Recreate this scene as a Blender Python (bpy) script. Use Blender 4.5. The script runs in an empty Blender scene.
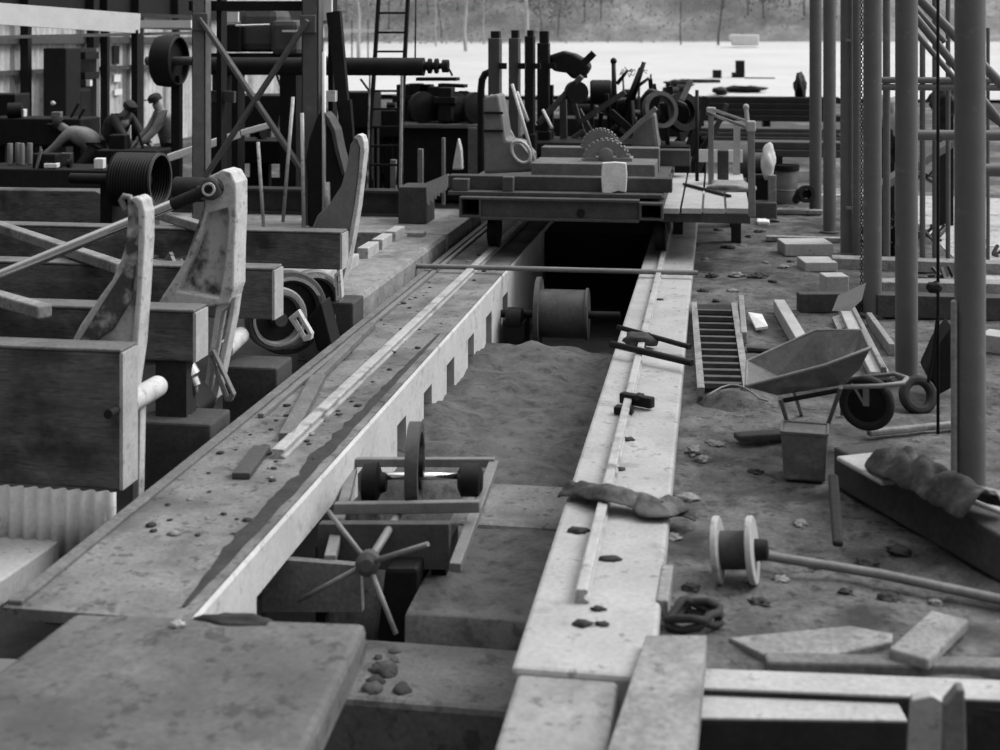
import bpy, bmesh, math, random
from mathutils import Vector, Matrix, noise
from mathutils.geometry import tessellate_polygon

rng = random.Random(11)
SC = bpy.context.scene
COL = SC.collection
V = Vector
# ------------------------------------------------------------------ camera model
F, H, HY = 1350.0, 2.4, 39.0
TH = math.atan(215 / F)
S_, C_ = math.sin(TH), math.cos(TH)
CAM = V((0, 0, H))
AX, RT, UP = V((-S_, C_, 0)), V((C_, S_, 0)), V((0, 0, 1))
GZ = -0.08                                   # level of the dirt on the right


def ray(u, v):
    return AX * F + RT * (u - 500) + UP * (HY - v)


def P(u, v, Y):
    r = ray(u, v)
    return CAM + r * (Y / r.y)


def G(u, v, z=GZ):
    r = ray(u, v)
    return CAM + r * ((z - H) / r.z)


def D(u, v, d):
    return CAM + ray(u, v) * (d / F)


# ------------------------------------------------------------------ mesh builder
class MB:
    def __init__(s):
        s.bm = bmesh.new()

    def face(s, vs, smooth=False):
        try:
            f = s.bm.faces.new(vs)
            f.smooth = smooth
            return f
        except ValueError:
            return None

    def box(s, c, size, rot=None):
        x, y, z = [d / 2 for d in size]
        vs = []
        for p in ((-x, -y, -z), (x, -y, -z), (x, y, -z), (-x, y, -z), (-x, -y, z), (x, -y, z), (x, y, z), (-x, y, z)):
            q = V(p)
            if rot is not None:
                q = rot @ q
            vs.append(s.bm.verts.new(q + V(c)))
        for f in ((0, 3, 2, 1), (4, 5, 6, 7), (0, 1, 5, 4), (1, 2, 6, 5), (2, 3, 7, 6), (3, 0, 4, 7)):
            s.face([vs[i] for i in f])
        return s

    def span(s, x0, x1, y0, y1, z0, z1):
        return s.box(((x0 + x1) / 2, (y0 + y1) / 2, (z0 + z1) / 2), (x1 - x0, y1 - y0, z1 - z0))

    def bar(s, a, b, w, h, up=UP, w2=None, h2=None):
        a, b = V(a), V(b)
        d = (b - a).normalized()
        u = V(up)
        if abs(d.dot(u)) > .98:
            u = V((0, 1, 0))
        side = d.cross(u).normalized()
        u = side.cross(d).normalized()
        vs = []
        for p, ww, hh in ((a, w, h), (b, w2 or w, h2 or h)):
            for i, j in ((-1, -1), (1, -1), (1, 1), (-1, 1)):
                vs.append(s.bm.verts.new(p + side * ww / 2 * i + u * hh / 2 * j))
        for f in ((0, 1, 2, 3), (7, 6, 5, 4), (0, 4, 5, 1), (1, 5, 6, 2), (2, 6, 7, 3), (3, 7, 4, 0)):
            s.face([vs[i] for i in f])
        return s

    def ringset(s, rings, cap=True, closed=False):
        R = [[s.bm.verts.new(p) for p in r] for r in rings]
        n = len(R[0])
        m = len(R)
        for k in range(m - 1 + (1 if closed else 0)):
            A, B = R[k], R[(k + 1) % m]
            for i in range(n):
                s.face([A[i], A[(i + 1) % n], B[(i + 1) % n], B[i]], True)
        if cap and not closed:
            f0 = s.face(R[0][::-1])
            f1 = s.face(R[-1])
            for f in (f0, f1):
                if f:
                    for e in f.edges:
                        e.smooth = False
        return s

    def lathe(s, o, axis, prof, n=24, cap=True):
        """prof: list of (t along axis, radius)"""
        o, ax = V(o), V(axis).normalized()
        t = V((0, 0, 1)) if abs(ax.z) < .9 else V((1, 0, 0))
        e1 = ax.cross(t).normalized()
        e2 = ax.cross(e1).normalized()
        rings = [[o + ax * tt + (e1 * math.cos(2 * math.pi * i / n) + e2 * math.sin(2 * math.pi * i / n)) * rr for i in range(n)] for tt, rr in prof]
        base = len(s.bm.edges)
        s.ringset(rings, cap)
        s.bm.normal_update()
        for e in list(s.bm.edges)[base:]:
            if len(e.link_faces) == 2 and e.calc_face_angle(0) > .6:
                e.smooth = False
        return s

    def cyl(s, a, b, r0, r1=None, n=16):
        a, b = V(a), V(b)
        return s.lathe(a, b - a, [(0, r0), ((b - a).length, r0 if r1 is None else r1)], n)

    def wheel(s, c, axis, r_out, r_in, w, n=28):
        ax = V(axis).normalized()
        h = w / 2
        t = V((0, 0, 1)) if abs(ax.z) < .9 else V((1, 0, 0))
        e1 = ax.cross(t).normalized()
        e2 = ax.cross(e1).normalized()
        base = len(s.bm.edges)
        rings = []
        for tt, rr in ((-h, r_in), (-h, r_out), (h, r_out), (h, r_in)):
            rings.append([V(c) + ax * tt + (e1 * math.cos(2 * math.pi * i / n) + e2 * math.sin(2 * math.pi * i / n)) * rr for i in range(n)])
        s.ringset(rings, False, True)
        s.bm.normal_update()
        for e in list(s.bm.edges)[base:]:
            if len(e.link_faces) == 2 and e.calc_face_angle(0) > .6:
                e.smooth = False
        return s

    def tube(s, pts, r, n=8):
        pts = [V(p) for p in pts]
        rings = []
        prev = None
        for i, p in enumerate(pts):
            a = pts[max(0, i - 1)]
            b = pts[min(len(pts) - 1, i + 1)]
            d = (b - a).normalized()
            if prev is None:
                t = V((0, 0, 1)) if abs(d.z) < .9 else V((1, 0, 0))
                e1 = d.cross(t).normalized()
            else:
                e1 = (prev - d * prev.dot(d)).normalized()
            prev = e1
            e2 = d.cross(e1)
            rr = r[i] if isinstance(r, (list, tuple)) else r
            rings.append([p + (e1 * math.cos(2 * math.pi * k / n) + e2 * math.sin(2 * math.pi * k / n)) * rr for k in range(n)])
        return s.ringset(rings)

    def prism(s, polys, vec):
        """polys: [outer, hole, ...] of world points; solid between them and them + vec"""
        vec = V(vec)
        polys = [[V(p) for p in pl] for pl in polys]
        flat = [p for pl in polys for p in pl]
        A = [s.bm.verts.new(p) for p in flat]
        B = [s.bm.verts.new(p + vec) for p in flat]
        for t in tessellate_polygon(polys):
            s.face([A[i] for i in t])
            s.face([B[i] for i in reversed(t)])
        k = 0
        for pl in polys:
            n = len(pl)
            for i in range(n):
                j = (i + 1) % n
                s.face([A[k + i], A[k + j], B[k + j], B[k + i]])
            k += n
        return s

    def lump(s, c, radii, seed=0, amp=.25, sub=3, rot=None, freq=1.6, flat=None):
        r = bmesh.ops.create_icosphere(s.bm, subdivisions=sub, radius=1)
        for v in r['verts']:
            d = v.co.normalized()
            k = 1 + amp * noise.noise(d * freq + V((seed * 7.3, seed * 3.1, 0)))
            q = V((d.x * radii[0], d.y * radii[1], d.z * radii[2])) * k
            if flat is not None and q.z < flat:
                q.z = flat
            if rot is not None:
                q = rot @ q
            v.co = q + V(c)
        for v in r['verts']:
            for f in v.link_faces:
                f.smooth = True
        return s

    def build(s, name, m, parent=None, bevel=0, solid=0, subsurf=0):
        bmesh.ops.recalc_face_normals(s.bm, faces=s.bm.faces[:])
        off = V((0, 0, 0))
        p = parent
        while p is not None:
            off += p.location
            p = p.parent
        if parent is None:
            xs = [v.co for v in s.bm.verts]
            off = V(((min(p.x for p in xs) + max(p.x for p in xs)) / 2, (min(p.y for p in xs) + max(p.y for p in xs)) / 2, min(p.z for p in xs)))
        bmesh.ops.translate(s.bm, verts=s.bm.verts[:], vec=-off)
        me = bpy.data.meshes.new(name)
        s.bm.to_mesh(me)
        s.bm.free()
        me.materials.append(m)
        o = bpy.data.objects.new(name, me)
        COL.objects.link(o)
        if parent is not None:
            o.parent = parent
        else:
            o.location = off
        if solid:
            md = o.modifiers.new('Solidify', 'SOLIDIFY')
            md.thickness = solid
            md.offset = 0
        if bevel:
            md = o.modifiers.new('Bevel', 'BEVEL')
            md.width = bevel
            md.segments = 2
            md.limit_method = 'ANGLE'
            md.angle_limit = .7
        if subsurf:
            md = o.modifiers.new('Subsurf', 'SUBSURF')
            md.levels = md.render_levels = subsurf
        return o


def tag(o, label, cat, group=None, kind='thing'):
    o['label'] = label
    o['category'] = cat
    o['kind'] = kind
    if group:
        o['group'] = group
    return o


def thing(name, label, cat, loc, group=None):
    o = bpy.data.objects.new(name, None)
    COL.objects.link(o)
    o.location = V(loc)
    o.empty_display_size = .1
    return tag(o, label, cat, group)


def struct(name, mb, m, bevel=0):
    o = mb.build(name, m, bevel=bevel)
    o['kind'] = 'structure'
    return o


def copy_tree(o, parent=None):
    c = o.copy()
    COL.objects.link(c)
    if parent is not None:
        c.parent = parent
    for ch in list(o.children):
        copy_tree(ch, c)
    return c


# ------------------------------------------------------------------ materials
def mat(name, c, rough=.85, var=.3, scale=5, stretch=(1, 1, 1), stain=None, stain_scale=1.5, stain_at=.58, stain_soft=.08,
        bump=.3, metal=0, spec=.3, fine=40, fleck=0, fleck_scale=16, fleck_at=.62):
    m = bpy.data.materials.new(name)
    m.use_nodes = True
    nt = m.node_tree
    N, L = nt.nodes, nt.links
    bsdf = N['Principled BSDF']
    bsdf.inputs['Roughness'].default_value = rough
    bsdf.inputs['Metallic'].default_value = metal
    bsdf.inputs['Specular IOR Level'].default_value = spec
    tc = N.new('ShaderNodeTexCoord')
    mp = N.new('ShaderNodeMapping')
    mp.inputs['Scale'].default_value = stretch
    L.new(tc.outputs['Object'], mp.inputs['Vector'])
    n1 = N.new('ShaderNodeTexNoise')
    n1.inputs['Scale'].default_value = scale
    n1.inputs['Detail'].default_value = 8
    n1.inputs['Roughness'].default_value = .65
    L.new(mp.outputs[0], n1.inputs['Vector'])
    r1 = N.new('ShaderNodeMapRange')
    r1.inputs['From Min'].default_value = .3
    r1.inputs['From Max'].default_value = .7
    r1.inputs['To Min'].default_value = c * (1 - var)
    r1.inputs['To Max'].default_value = c * (1 + var)
    L.new(n1.outputs['Fac'], r1.inputs['Value'])
    out = r1.outputs[0]
    n2 = N.new('ShaderNodeTexNoise')
    n2.inputs['Scale'].default_value = fine
    n2.inputs['Detail'].default_value = 4
    L.new(mp.outputs[0], n2.inputs['Vector'])
    r2 = N.new('ShaderNodeMapRange')
    r2.inputs['From Min'].default_value = .3
    r2.inputs['From Max'].default_value = .7
    r2.inputs['To Min'].default_value = 1 - var * .6
    r2.inputs['To Max'].default_value = 1 + var * .6
    L.new(n2.outputs['Fac'], r2.inputs['Value'])
    mu = N.new('ShaderNodeMath')
    mu.operation = 'MULTIPLY'
    L.new(out, mu.inputs[0])
    L.new(r2.outputs[0], mu.inputs[1])
    out = mu.outputs[0]
    if stain is not None:
        n3 = N.new('ShaderNodeTexNoise')
        n3.inputs['Scale'].default_value = stain_scale
        n3.inputs['Detail'].default_value = 6
        n3.inputs['Roughness'].default_value = .6
        mp3 = N.new('ShaderNodeMapping')
        mp3.inputs['Location'].default_value = (3.7, 1.3, 5.1)
        L.new(tc.outputs['Object'], mp3.inputs['Vector'])
        L.new(mp3.outputs[0], n3.inputs['Vector'])
        r3 = N.new('ShaderNodeMapRange')
        r3.inputs['From Min'].default_value = stain_at - stain_soft
        r3.inputs['From Max'].default_value = stain_at + stain_soft
        L.new(n3.outputs['Fac'], r3.inputs['Value'])
        mx = N.new('ShaderNodeMix')
        mx.data_type = 'FLOAT'
        L.new(r3.outputs[0], mx.inputs[0])
        L.new(out, mx.inputs[2])
        mx.inputs[3].default_value = stain
        out = mx.outputs[0]
    if fleck:
        n4 = N.new('ShaderNodeTexNoise')
        n4.inputs['Scale'].default_value = fleck_scale
        n4.inputs['Detail'].default_value = 5
        n4.inputs['Roughness'].default_value = .7
        L.new(mp.outputs[0], n4.inputs['Vector'])
        r4 = N.new('ShaderNodeMapRange')
        r4.inputs['From Min'].default_value = fleck_at - .03
        r4.inputs['From Max'].default_value = fleck_at + .05
        r4.inputs['To Min'].default_value = 1
        r4.inputs['To Max'].default_value = 1 - fleck
        L.new(n4.outputs['Fac'], r4.inputs['Value'])
        m4 = N.new('ShaderNodeMath')
        m4.operation = 'MULTIPLY'
        L.new(out, m4.inputs[0])
        L.new(r4.outputs[0], m4.inputs[1])
        out = m4.outputs[0]
    cc = N.new('ShaderNodeCombineColor')
    for i in range(3):
        L.new(out, cc.inputs[i])
    L.new(cc.outputs[0], bsdf.inputs['Base Color'])
    if bump:
        b = N.new('ShaderNodeBump')
        b.inputs['Strength'].default_value = bump
        b.inputs['Distance'].default_value = .02
        L.new(n1.outputs['Fac'], b.inputs['Height'])
        L.new(b.outputs[0], bsdf.inputs['Normal'])
    return m


M = {}
M['conc'] = mat('pale_concrete', 0.34, var=.16, scale=3, stain=.15, stain_scale=2.6, stain_at=.66, bump=.25, fleck=.5, fleck_scale=12, fleck_at=.62)
M['concwhite'] = mat('whitewashed_concrete', 0.5, var=.12, scale=2.5, stain=.42, stain_scale=1.2, stain_at=.62, bump=.2, fleck=.3, fleck_scale=8, fleck_at=.6)
M['concdirty'] = mat('dirty_concrete', 0.175, var=.3, scale=3.5, stain=.085, stain_scale=2.2, stain_at=.55, stain_soft=.1, bump=.4, fleck=.55, fleck_scale=14, fleck_at=.58)
M['concslab'] = mat('soiled_slab', 0.125, var=.3, scale=3, stain=.06, stain_scale=1.4, stain_at=.55, stain_soft=.15, bump=.4, fleck=.4, fleck_scale=9, fleck_at=.57)
M['concdark'] = mat('dark_concrete', 0.07, var=.35, scale=4, stain=.05, stain_scale=3, stain_at=.55, bump=.4)  # dark tone for the pit floor, lowest sill and clods
M['dirt'] = mat('roof_shade_dirt', 0.1, var=.45, scale=4, stain=.03, stain_scale=2.2, stain_at=.56, stain_soft=.1, bump=1.0, fine=45, fleck=.6, fleck_scale=14, fleck_at=.57)  # dirt tone darkened in place of the unbuilt roof's shade
M['pitdirt'] = mat('pit_dirt', 0.07, var=.4, scale=6, stain=.11, stain_scale=2.2, stain_at=.6, stain_soft=.15, bump=.9, fleck=.5, fleck_scale=10, fleck_at=.57)
M['shadedirt'] = mat('shade_black_dirt', 0.015, var=.4, scale=5, bump=.6)  # near-black tone paints the shade of trench, hole and left-hand ground
M['yard'] = mat('sunlit_yard_soil', 0.36, var=.2, scale=2, stain=.28, stain_scale=.9, stain_at=.6, stain_soft=.1, bump=.4, fleck=.6, fleck_scale=6, fleck_at=.58)  # yard soil coloured paler to read as sunlit ground outside the roof
M['field'] = mat('pale_sandy_field', 0.48, var=.08, scale=.15, stain=.42, stain_scale=.07, stain_at=.62, stain_soft=.1, bump=0, fine=2)
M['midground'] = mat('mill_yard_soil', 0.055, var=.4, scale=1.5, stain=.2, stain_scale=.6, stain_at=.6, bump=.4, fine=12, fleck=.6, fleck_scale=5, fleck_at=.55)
M['hill'] = mat('haze_grey_hillside', 0.25, var=.3, scale=.25, stain=.14, stain_scale=.1, stain_at=.55, bump=0, fine=2)  # hillside grey lightened to carry the distance haze
M['leaf'] = mat('haze_pale_leaf', 0.3, var=.35, scale=.6, bump=0, fine=3)  # both leaf greys lightened in place of distance haze
M['leafdark'] = mat('haze_grey_leaf', 0.22, var=.35, scale=.6, bump=0, fine=3)
M['bark'] = mat('pale_bark', 0.42, var=.2, scale=2, bump=0)
M['barkdark'] = mat('dark_bark', 0.1, var=.2, scale=2, bump=0)
M['wood'] = mat('weathered_timber', 0.22, var=.28, scale=5, stretch=(1, 1, 1), stain=.11, stain_scale=2, stain_at=.62, bump=.3, fleck=.45, fleck_scale=12, fleck_at=.6)
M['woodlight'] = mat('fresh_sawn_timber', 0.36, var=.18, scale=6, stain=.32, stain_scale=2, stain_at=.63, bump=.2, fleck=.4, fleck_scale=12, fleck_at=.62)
M['woodmid'] = mat('grey_timber', 0.13, var=.3, scale=5, stain=.12, stain_scale=2.4, stain_at=.6, bump=.3)
M['wooddark'] = mat('dark_oiled_timber', 0.055, var=.35, scale=4, stain=.05, stain_scale=2, stain_at=.58, bump=.3)
M['woodblack'] = mat('black_timber', 0.02, var=.35, scale=4, bump=.3)
M['iron'] = mat('shade_black_iron', 0.01, rough=.6, var=.4, scale=6, bump=.2, spec=.2)  # black iron, albedo lowered further to stand for shed roof shade
M['irongrey'] = mat('grey_cast_iron', 0.055, rough=.65, var=.35, scale=6, stain=.06, stain_scale=4, bump=.3, spec=.4)
M['deckwood'] = mat('dark_deck_timber', 0.1, var=.4, scale=5, stretch=(.3, 1.6, 2.2), stain=.03, stain_scale=2, stain_at=.55, bump=.4, fleck=.5, fleck_scale=14, fleck_at=.6)
M['steel'] = mat('dull_steel', 0.16, rough=.5, var=.2, scale=8, bump=.15, spec=.5)
M['post'] = mat('painted_pipe_steel', 0.1, rough=.55, var=.12, scale=6, stain=.17, stain_scale=9, stain_at=.68, bump=.1, spec=.45, fine=90)
M['bright'] = mat('bright_machined_steel', 0.8, rough=.14, var=.1, scale=4, bump=.02, metal=.95, spec=.6)
M['paint'] = mat('worn_pale_paint', 0.46, rough=.6, var=.2, scale=5, stain=.07, stain_scale=5, stain_at=.52, stain_soft=.06, bump=.2)
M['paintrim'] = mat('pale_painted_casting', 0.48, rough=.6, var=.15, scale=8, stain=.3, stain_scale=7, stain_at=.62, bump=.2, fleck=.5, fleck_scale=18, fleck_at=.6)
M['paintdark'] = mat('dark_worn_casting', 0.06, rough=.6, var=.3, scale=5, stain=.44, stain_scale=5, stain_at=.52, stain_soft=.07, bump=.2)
M['sheet'] = mat('galvanised_sheet', 0.5, rough=.6, var=.3, scale=1.5, stretch=(1, 1, .25), stain=.2, stain_scale=.8, stain_at=.6, bump=.1)
M['white'] = mat('bright_white', 0.68, var=.08, scale=4, bump=.05)
M['paper'] = mat('white_paper', 0.7, var=.15, scale=9, bump=.1)
M['cloth'] = mat('dark_canvas', 0.05, var=.35, scale=12, stain=.14, stain_scale=6, stain_at=.6, bump=.4)
M['tarp'] = mat('black_tarpaulin', .03, var=.4, scale=10, stain=.10, stain_scale=5, stain_at=.62, bump=.5)
M['tin'] = mat('dull_tinplate', 0.1, rough=.55, var=.25, scale=6, stain=.2, stain_scale=5, stain_at=.62, bump=.2, spec=.4)
M['rubber'] = mat('black_rubber', .025, rough=.8, var=.3, scale=8, bump=.2)
M['skin'] = mat('tanned_skin', .22, rough=.6, var=.1, scale=6, bump=0)
M['jacket'] = mat('light_work_jacket', 0.2, var=.2, scale=6, bump=.3)
M['jacketdark'] = mat('dark_work_jacket', 0.03, var=.2, scale=6, bump=.3)
M['trousers'] = mat('dark_trousers', 0.03, var=.2, scale=6, bump=.3)
M['concmid'] = mat('greyer_concrete', 0.25, var=.2, scale=3, stain=.15, stain_scale=3, stain_at=.6, bump=.3, fleck=.5, fleck_scale=10, fleck_at=.58)
M['railsteel'] = mat('worn_rail_steel', .36, rough=.5, var=.2, scale=6, stain=.15, stain_scale=5, stain_at=.62, bump=.2)
M['stone'] = mat('pale_stone', 0.22, var=.3, scale=6, bump=.3)
M['stonedark'] = mat('dark_clod', 0.035, var=.3, scale=6, bump=.3)

for k_ in ('leaf', 'leafdark'):  # translucency keeps shaded leaves pale, as haze would
    nt_ = M[k_].node_tree
    tr_ = nt_.nodes.new('ShaderNodeBsdfTranslucent')
    mx_ = nt_.nodes.new('ShaderNodeMixShader')
    b_ = nt_.nodes['Principled BSDF']
    src_ = b_.inputs['Base Color'].links[0].from_socket
    nt_.links.new(src_, tr_.inputs['Color'])
    nt_.links.new(b_.outputs[0], mx_.inputs[1])
    nt_.links.new(tr_.outputs[0], mx_.inputs[2])
    nt_.links.new(mx_.outputs[0], nt_.nodes['Material Output'].inputs['Surface'])

# ------------------------------------------------------------------ camera, light
cd = bpy.data.cameras.new('camera')
cam = bpy.data.objects.new('camera', cd)
COL.objects.link(cam)
cam.location = CAM
cam.rotation_euler = (math.pi / 2, 0, TH)
cd.sensor_fit = 'HORIZONTAL'
cd.sensor_width = 36
cd.lens = 36 * F / 1000
cd.shift_y = -(375 - HY) / 1000
cd.clip_end = 1000
cd.dof.use_dof = True
cd.dof.focus_distance = 11
cd.dof.aperture_fstop = 2.0
SC.camera = cam
SC.view_settings.view_transform = 'Standard'
SC.view_settings.look = 'None'
SC.view_settings.gamma = 1
SC.view_settings.exposure = 0
SC.view_settings.use_curve_mapping = False

sd = bpy.data.lights.new('sun', 'SUN')
sd.energy = 3.1
sd.angle = .55
sun = bpy.data.objects.new('sun', sd)
COL.objects.link(sun)
to_sun = V((.62, .30, .72)).normalized()
sun.rotation_euler = to_sun.to_track_quat('Z', 'Y').to_euler()
sun.location = (20, 10, 20)

w = bpy.data.worlds.new('World')
SC.world = w
w.use_nodes = True
nt = w.node_tree
bg = nt.nodes['Background']
tc = nt.nodes.new('ShaderNodeTexCoord')
dp = nt.nodes.new('ShaderNodeVectorMath')
dp.operation = 'DOT_PRODUCT'
dp.inputs[1].default_value = V((.75, .45, .45)).normalized()
nt.links.new(tc.outputs['Generated'], dp.inputs[0])
mr = nt.nodes.new('ShaderNodeMapRange')
mr.inputs['From Min'].default_value = -.3
mr.inputs['From Max'].default_value = 1
mr.inputs['To Min'].default_value = .13
mr.inputs['To Max'].default_value = 1.05
nt.links.new(dp.outputs['Value'], mr.inputs['Value'])
sx = nt.nodes.new('ShaderNodeSeparateXYZ')
nt.links.new(tc.outputs['Generated'], sx.inputs[0])
mz = nt.nodes.new('ShaderNodeMath')
mz.operation = 'MAXIMUM'
mz.inputs[1].default_value = 0
nt.links.new(sx.outputs['Z'], mz.inputs[0])
pw = nt.nodes.new('ShaderNodeMath')
pw.operation = 'POWER'
pw.inputs[1].default_value = 5
nt.links.new(mz.outputs[0], pw.inputs[0])
ma = nt.nodes.new('ShaderNodeMath')
ma.operation = 'MULTIPLY_ADD'
ma.inputs[1].default_value = 1.6
nt.links.new(pw.outputs[0], ma.inputs[0])
nt.links.new(mr.outputs[0], ma.inputs[2])
cc = nt.nodes.new('ShaderNodeCombineColor')
for i in range(3):
    nt.links.new(ma.outputs[0], cc.inputs[i])
nt.links.new(cc.outputs[0], bg.inputs['Color'])
bg.inputs['Strength'].default_value = 1.0


# ------------------------------------------------------------------ ground
def grid(x0, x1, y0, y1, nx, ny, zf):
    mb = MB()
    vs = [[mb.bm.verts.new((x0 + (x1 - x0) * i / nx, y0 + (y1 - y0) * j / ny, zf(x0 + (x1 - x0) * i / nx, y0 + (y1 - y0) * j / ny))) for i in range(nx + 1)] for j in range(ny + 1)]
    for j in range(ny):
        for i in range(nx):
            mb.face([vs[j][i], vs[j][i + 1], vs[j + 1][i + 1], vs[j + 1][i]], True)
    return mb


def nz(x, y, f=1.0, o=0):
    return noise.noise(V((x * f + o, y * f, o)))


def rough(x, y):
    return GZ + .035 * nz(x, y, 1.3) + .02 * nz(x, y, 4, 3) - .01


PX0, PX1 = -2.15, -.77                        # pit between the two foundations
struct('ground', grid(-.24, 2.7, 5.25, 22, 66, 340, rough), M['dirt'])
struct('ground_yard', grid(2.7, 40, 4, 22, 60, 40, lambda x, y: GZ + .05 * nz(x, y, .8) - .0), M['yard'])
struct('ground_trench', grid(-.27, 2.7, 2, 5.4, 20, 20, lambda x, y: -.75 + .05 * nz(x, y, 3)), M['shadedirt'])
struct('trim_1', MB().span(-.27, 2.7, 5.25, 5.4, -.8, -.12), M['shadedirt'])
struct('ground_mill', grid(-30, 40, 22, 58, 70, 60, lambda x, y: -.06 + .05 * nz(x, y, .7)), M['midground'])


def fieldz(x, y):
    t = max(0, (y - 50) / 60)
    return -.03 + 2.1 * t * (1 if t < 1 else 1) + .06 * nz(x, y, .12)


struct('ground_field', grid(-80, 120, 54, 112.2, 60, 40, fieldz), M['field'])
struct('hill', grid(-120, 190, 112, 230, 60, 40, lambda x, y: 2.2 + (y - 112) * .5 + 2.5 * nz(x, y, .05) * min(1, (y - 112) / 25)), M['hill'])
# pit
struct('floor_pit', grid(PX0 - .6, PX1 + .05, 2, 22, 30, 120, lambda x, y: -.95 + .04 * nz(x, y, 2.5)), M['concdark'])


def mound(x, y):
    t = min(1, max(0, (y - 8.05) / .5)) * min(1, max(0, (12.75 - y) / .1))
    return -.95 + t * (.44 + .09 * nz(x, y, 1.6, 9) + .05 * nz(x, y, 5, 2) + .06 * max(0, -1.2 - x))


struct('ground_pit', grid(PX0 - .4, PX1, 8.0, 12.9, 40, 140, mound), M['pitdirt'])
struct('ground_left', grid(-9, -2.98, 5.7, 15.3, 40, 60, lambda x, y: -.42 + .03 * nz(x, y, 2)), M['shadedirt'])
struct('ground_hole', grid(-6, -1.4, 2, 5.9, 20, 20, lambda x, y: -1.3), M['shadedirt'])
struct('ground_shed', grid(-30, -2.98, 15.3, 22, 40, 20, lambda x, y: -.05 + .03 * nz(x, y, 1)), M['shadedirt'])
struct('ground_deck', grid(-30, -9, 2, 15.3, 20, 20, lambda x, y: -.42 + .03 * nz(x, y, 1)), M['shadedirt'])

# ------------------------------------------------------------------ concrete foundations
t = thing('concrete_foundation', 'long low concrete track foundation left of the pit, square openings in its white side', 'foundation', (-2.6, 6, -.95))
ys0, ys1 = 5.30, 21.5
mb = MB()
mb.span(-2.97, PX0, 6.05, ys1, -.235, 0).span(-2.32, PX0, ys0, 6.05, -.235, 0).span(-2.97, -2.32, ys0, 6.05, -.05, 0)
mb.build('top_beam', M['concdirty'], t)
mb = MB()
# whitewashed lip on the pit side
mb.prism([[V((PX0, ys0, -.235)), V((PX0 + .012, ys0, -.235)), V((PX0 + .012, ys0, -.03)), V((PX0, ys0, -.01))]], V((0, ys1 - ys0, 0)))
mb.build('white_side_face', M['concwhite'], t)
mb = MB()
y = 6.15 + .37
op = [6.52, 8.30, 9.24, 10.16, 11.10, 12.02, 12.94, 13.86, 14.8]
prev = None
segs = [(5.30, 6.12), (7.45, 7.95), (8.28, 8.98), (9.25, 9.83), (10.12, 10.7), (11.02, 11.65), (11.95, 12.6), (12.92, 13.6), (13.95, 21.5)]
for a, b in segs:
    mb.span(-2.55, PX0 + .01, a, b, -.95, -.235)
mb.span(-2.97, -2.55, 6.1, ys1, -.95, -.235)
mb.build('pier_wall', M['concwhite'], t)

mb = MB().span(PX1, -.228, 5.10, 21.5, -.95, 0)
mb.build('x', M['conc'], bevel=.02)
rightwall = bpy.data.objects['x']
rightwall.name = 'concrete_foundation'
tag(rightwall, 'long pale concrete track wall on the right of the pit, single rail on top', 'foundation')
mb = MB().span(-.745, -.36, 3.3, 5.10, -.95, -.02)
tag(mb.build('concrete_block', M['concmid'], bevel=.02), 'broken lower concrete step at the near end of the right track wall', 'concrete')

mb = MB().prism([[G(75, 612, .004), G(367, 622, .004), G(300, 762, .004), G(190, 990, .004), G(-420, 990, .004), G(-125, 762, .004)]], V((0, 0, -.16)))
tag(mb.build('concrete_plate', M['concslab'], bevel=.03), 'broad soiled concrete slab bridging the pit in the near left corner', 'slab')
struct('wall_pit_front', MB().span(-2.6, -1.75, 3.4, 5.2, -1.3, -.17), M['shadedirt'])
# sill crossing the pit, step further back
mb = MB().span(-2.1, PX1, 5.76, 6.36, -.95, -.5)
tag(mb.build('concrete_sill', M['concslab'], bevel=.03), 'low dirt covered concrete sill across the pit right of the slab', 'sill')
mb = MB().span(-1.55, PX1, 7.7, 8.45, -.95, -.4)
tag(mb.build('concrete_step', M['concdirty'], bevel=.06), 'square concrete step in the pit behind the spoked handwheel frame', 'step')
mb = MB().span(-1.70, PX1, 4.75, 5.35, -1.3, -.72)
tag(mb.build('concrete_sill', M['concdark'], bevel=.03), 'lowest dark concrete sill at the bottom edge of the pit', 'sill')

struct('ground_step', grid(-1.5, PX1 + .02, 6.42, 7.75, 24, 30, lambda x, y: -.43 + .03 * nz(x, y, 3) - (.5 if y < 6.45 else 0)), M['pitdirt'])
# dirt band along the pit side of the left foundation
mb = MB()
prev = None
for i in range(90):
    yy = 5.42 + i * .06
    tp = min(1, i / 12) * min(1, (89 - i) / 50)
    xa = -2.225 - (.06 + .045 * nz(yy, 1, 3) + .03 * nz(yy * 3, 4, 3)) * tp
    xb = -2.205 + (.02 * nz(yy, 2, 4) + .01) * tp
    zz = .006 + .012 * abs(nz(yy, 3, 2))
    cur = [mb.bm.verts.new((xa, yy, .003)), mb.bm.verts.new(((xa + xb) / 2, yy, zz)), mb.bm.verts.new((xb, yy, .003))]
    if prev:
        for j in range(2):
            mb.face([prev[j], prev[j + 1], cur[j + 1], cur[j]], True)
    prev = cur
tag(mb.build('dirt_ridge', M['stonedark']), 'dark band of dirt along the pit edge on top of the left foundation', 'dirt')
for i in range(14):
    q = G(rng.uniform(372, 402), rng.uniform(648, 690), -.5)
    r = rng.uniform(.02, .05)
    tag(MB().lump(q, (r, r, r * .6), i, .7, 2, freq=2.5).build('clod', M['concdark'] if i % 2 else M['stonedark']), 'dark clod in the rubble on the pit sill beside the big slab', 'clod', 'rubble on the pit sill')
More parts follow.
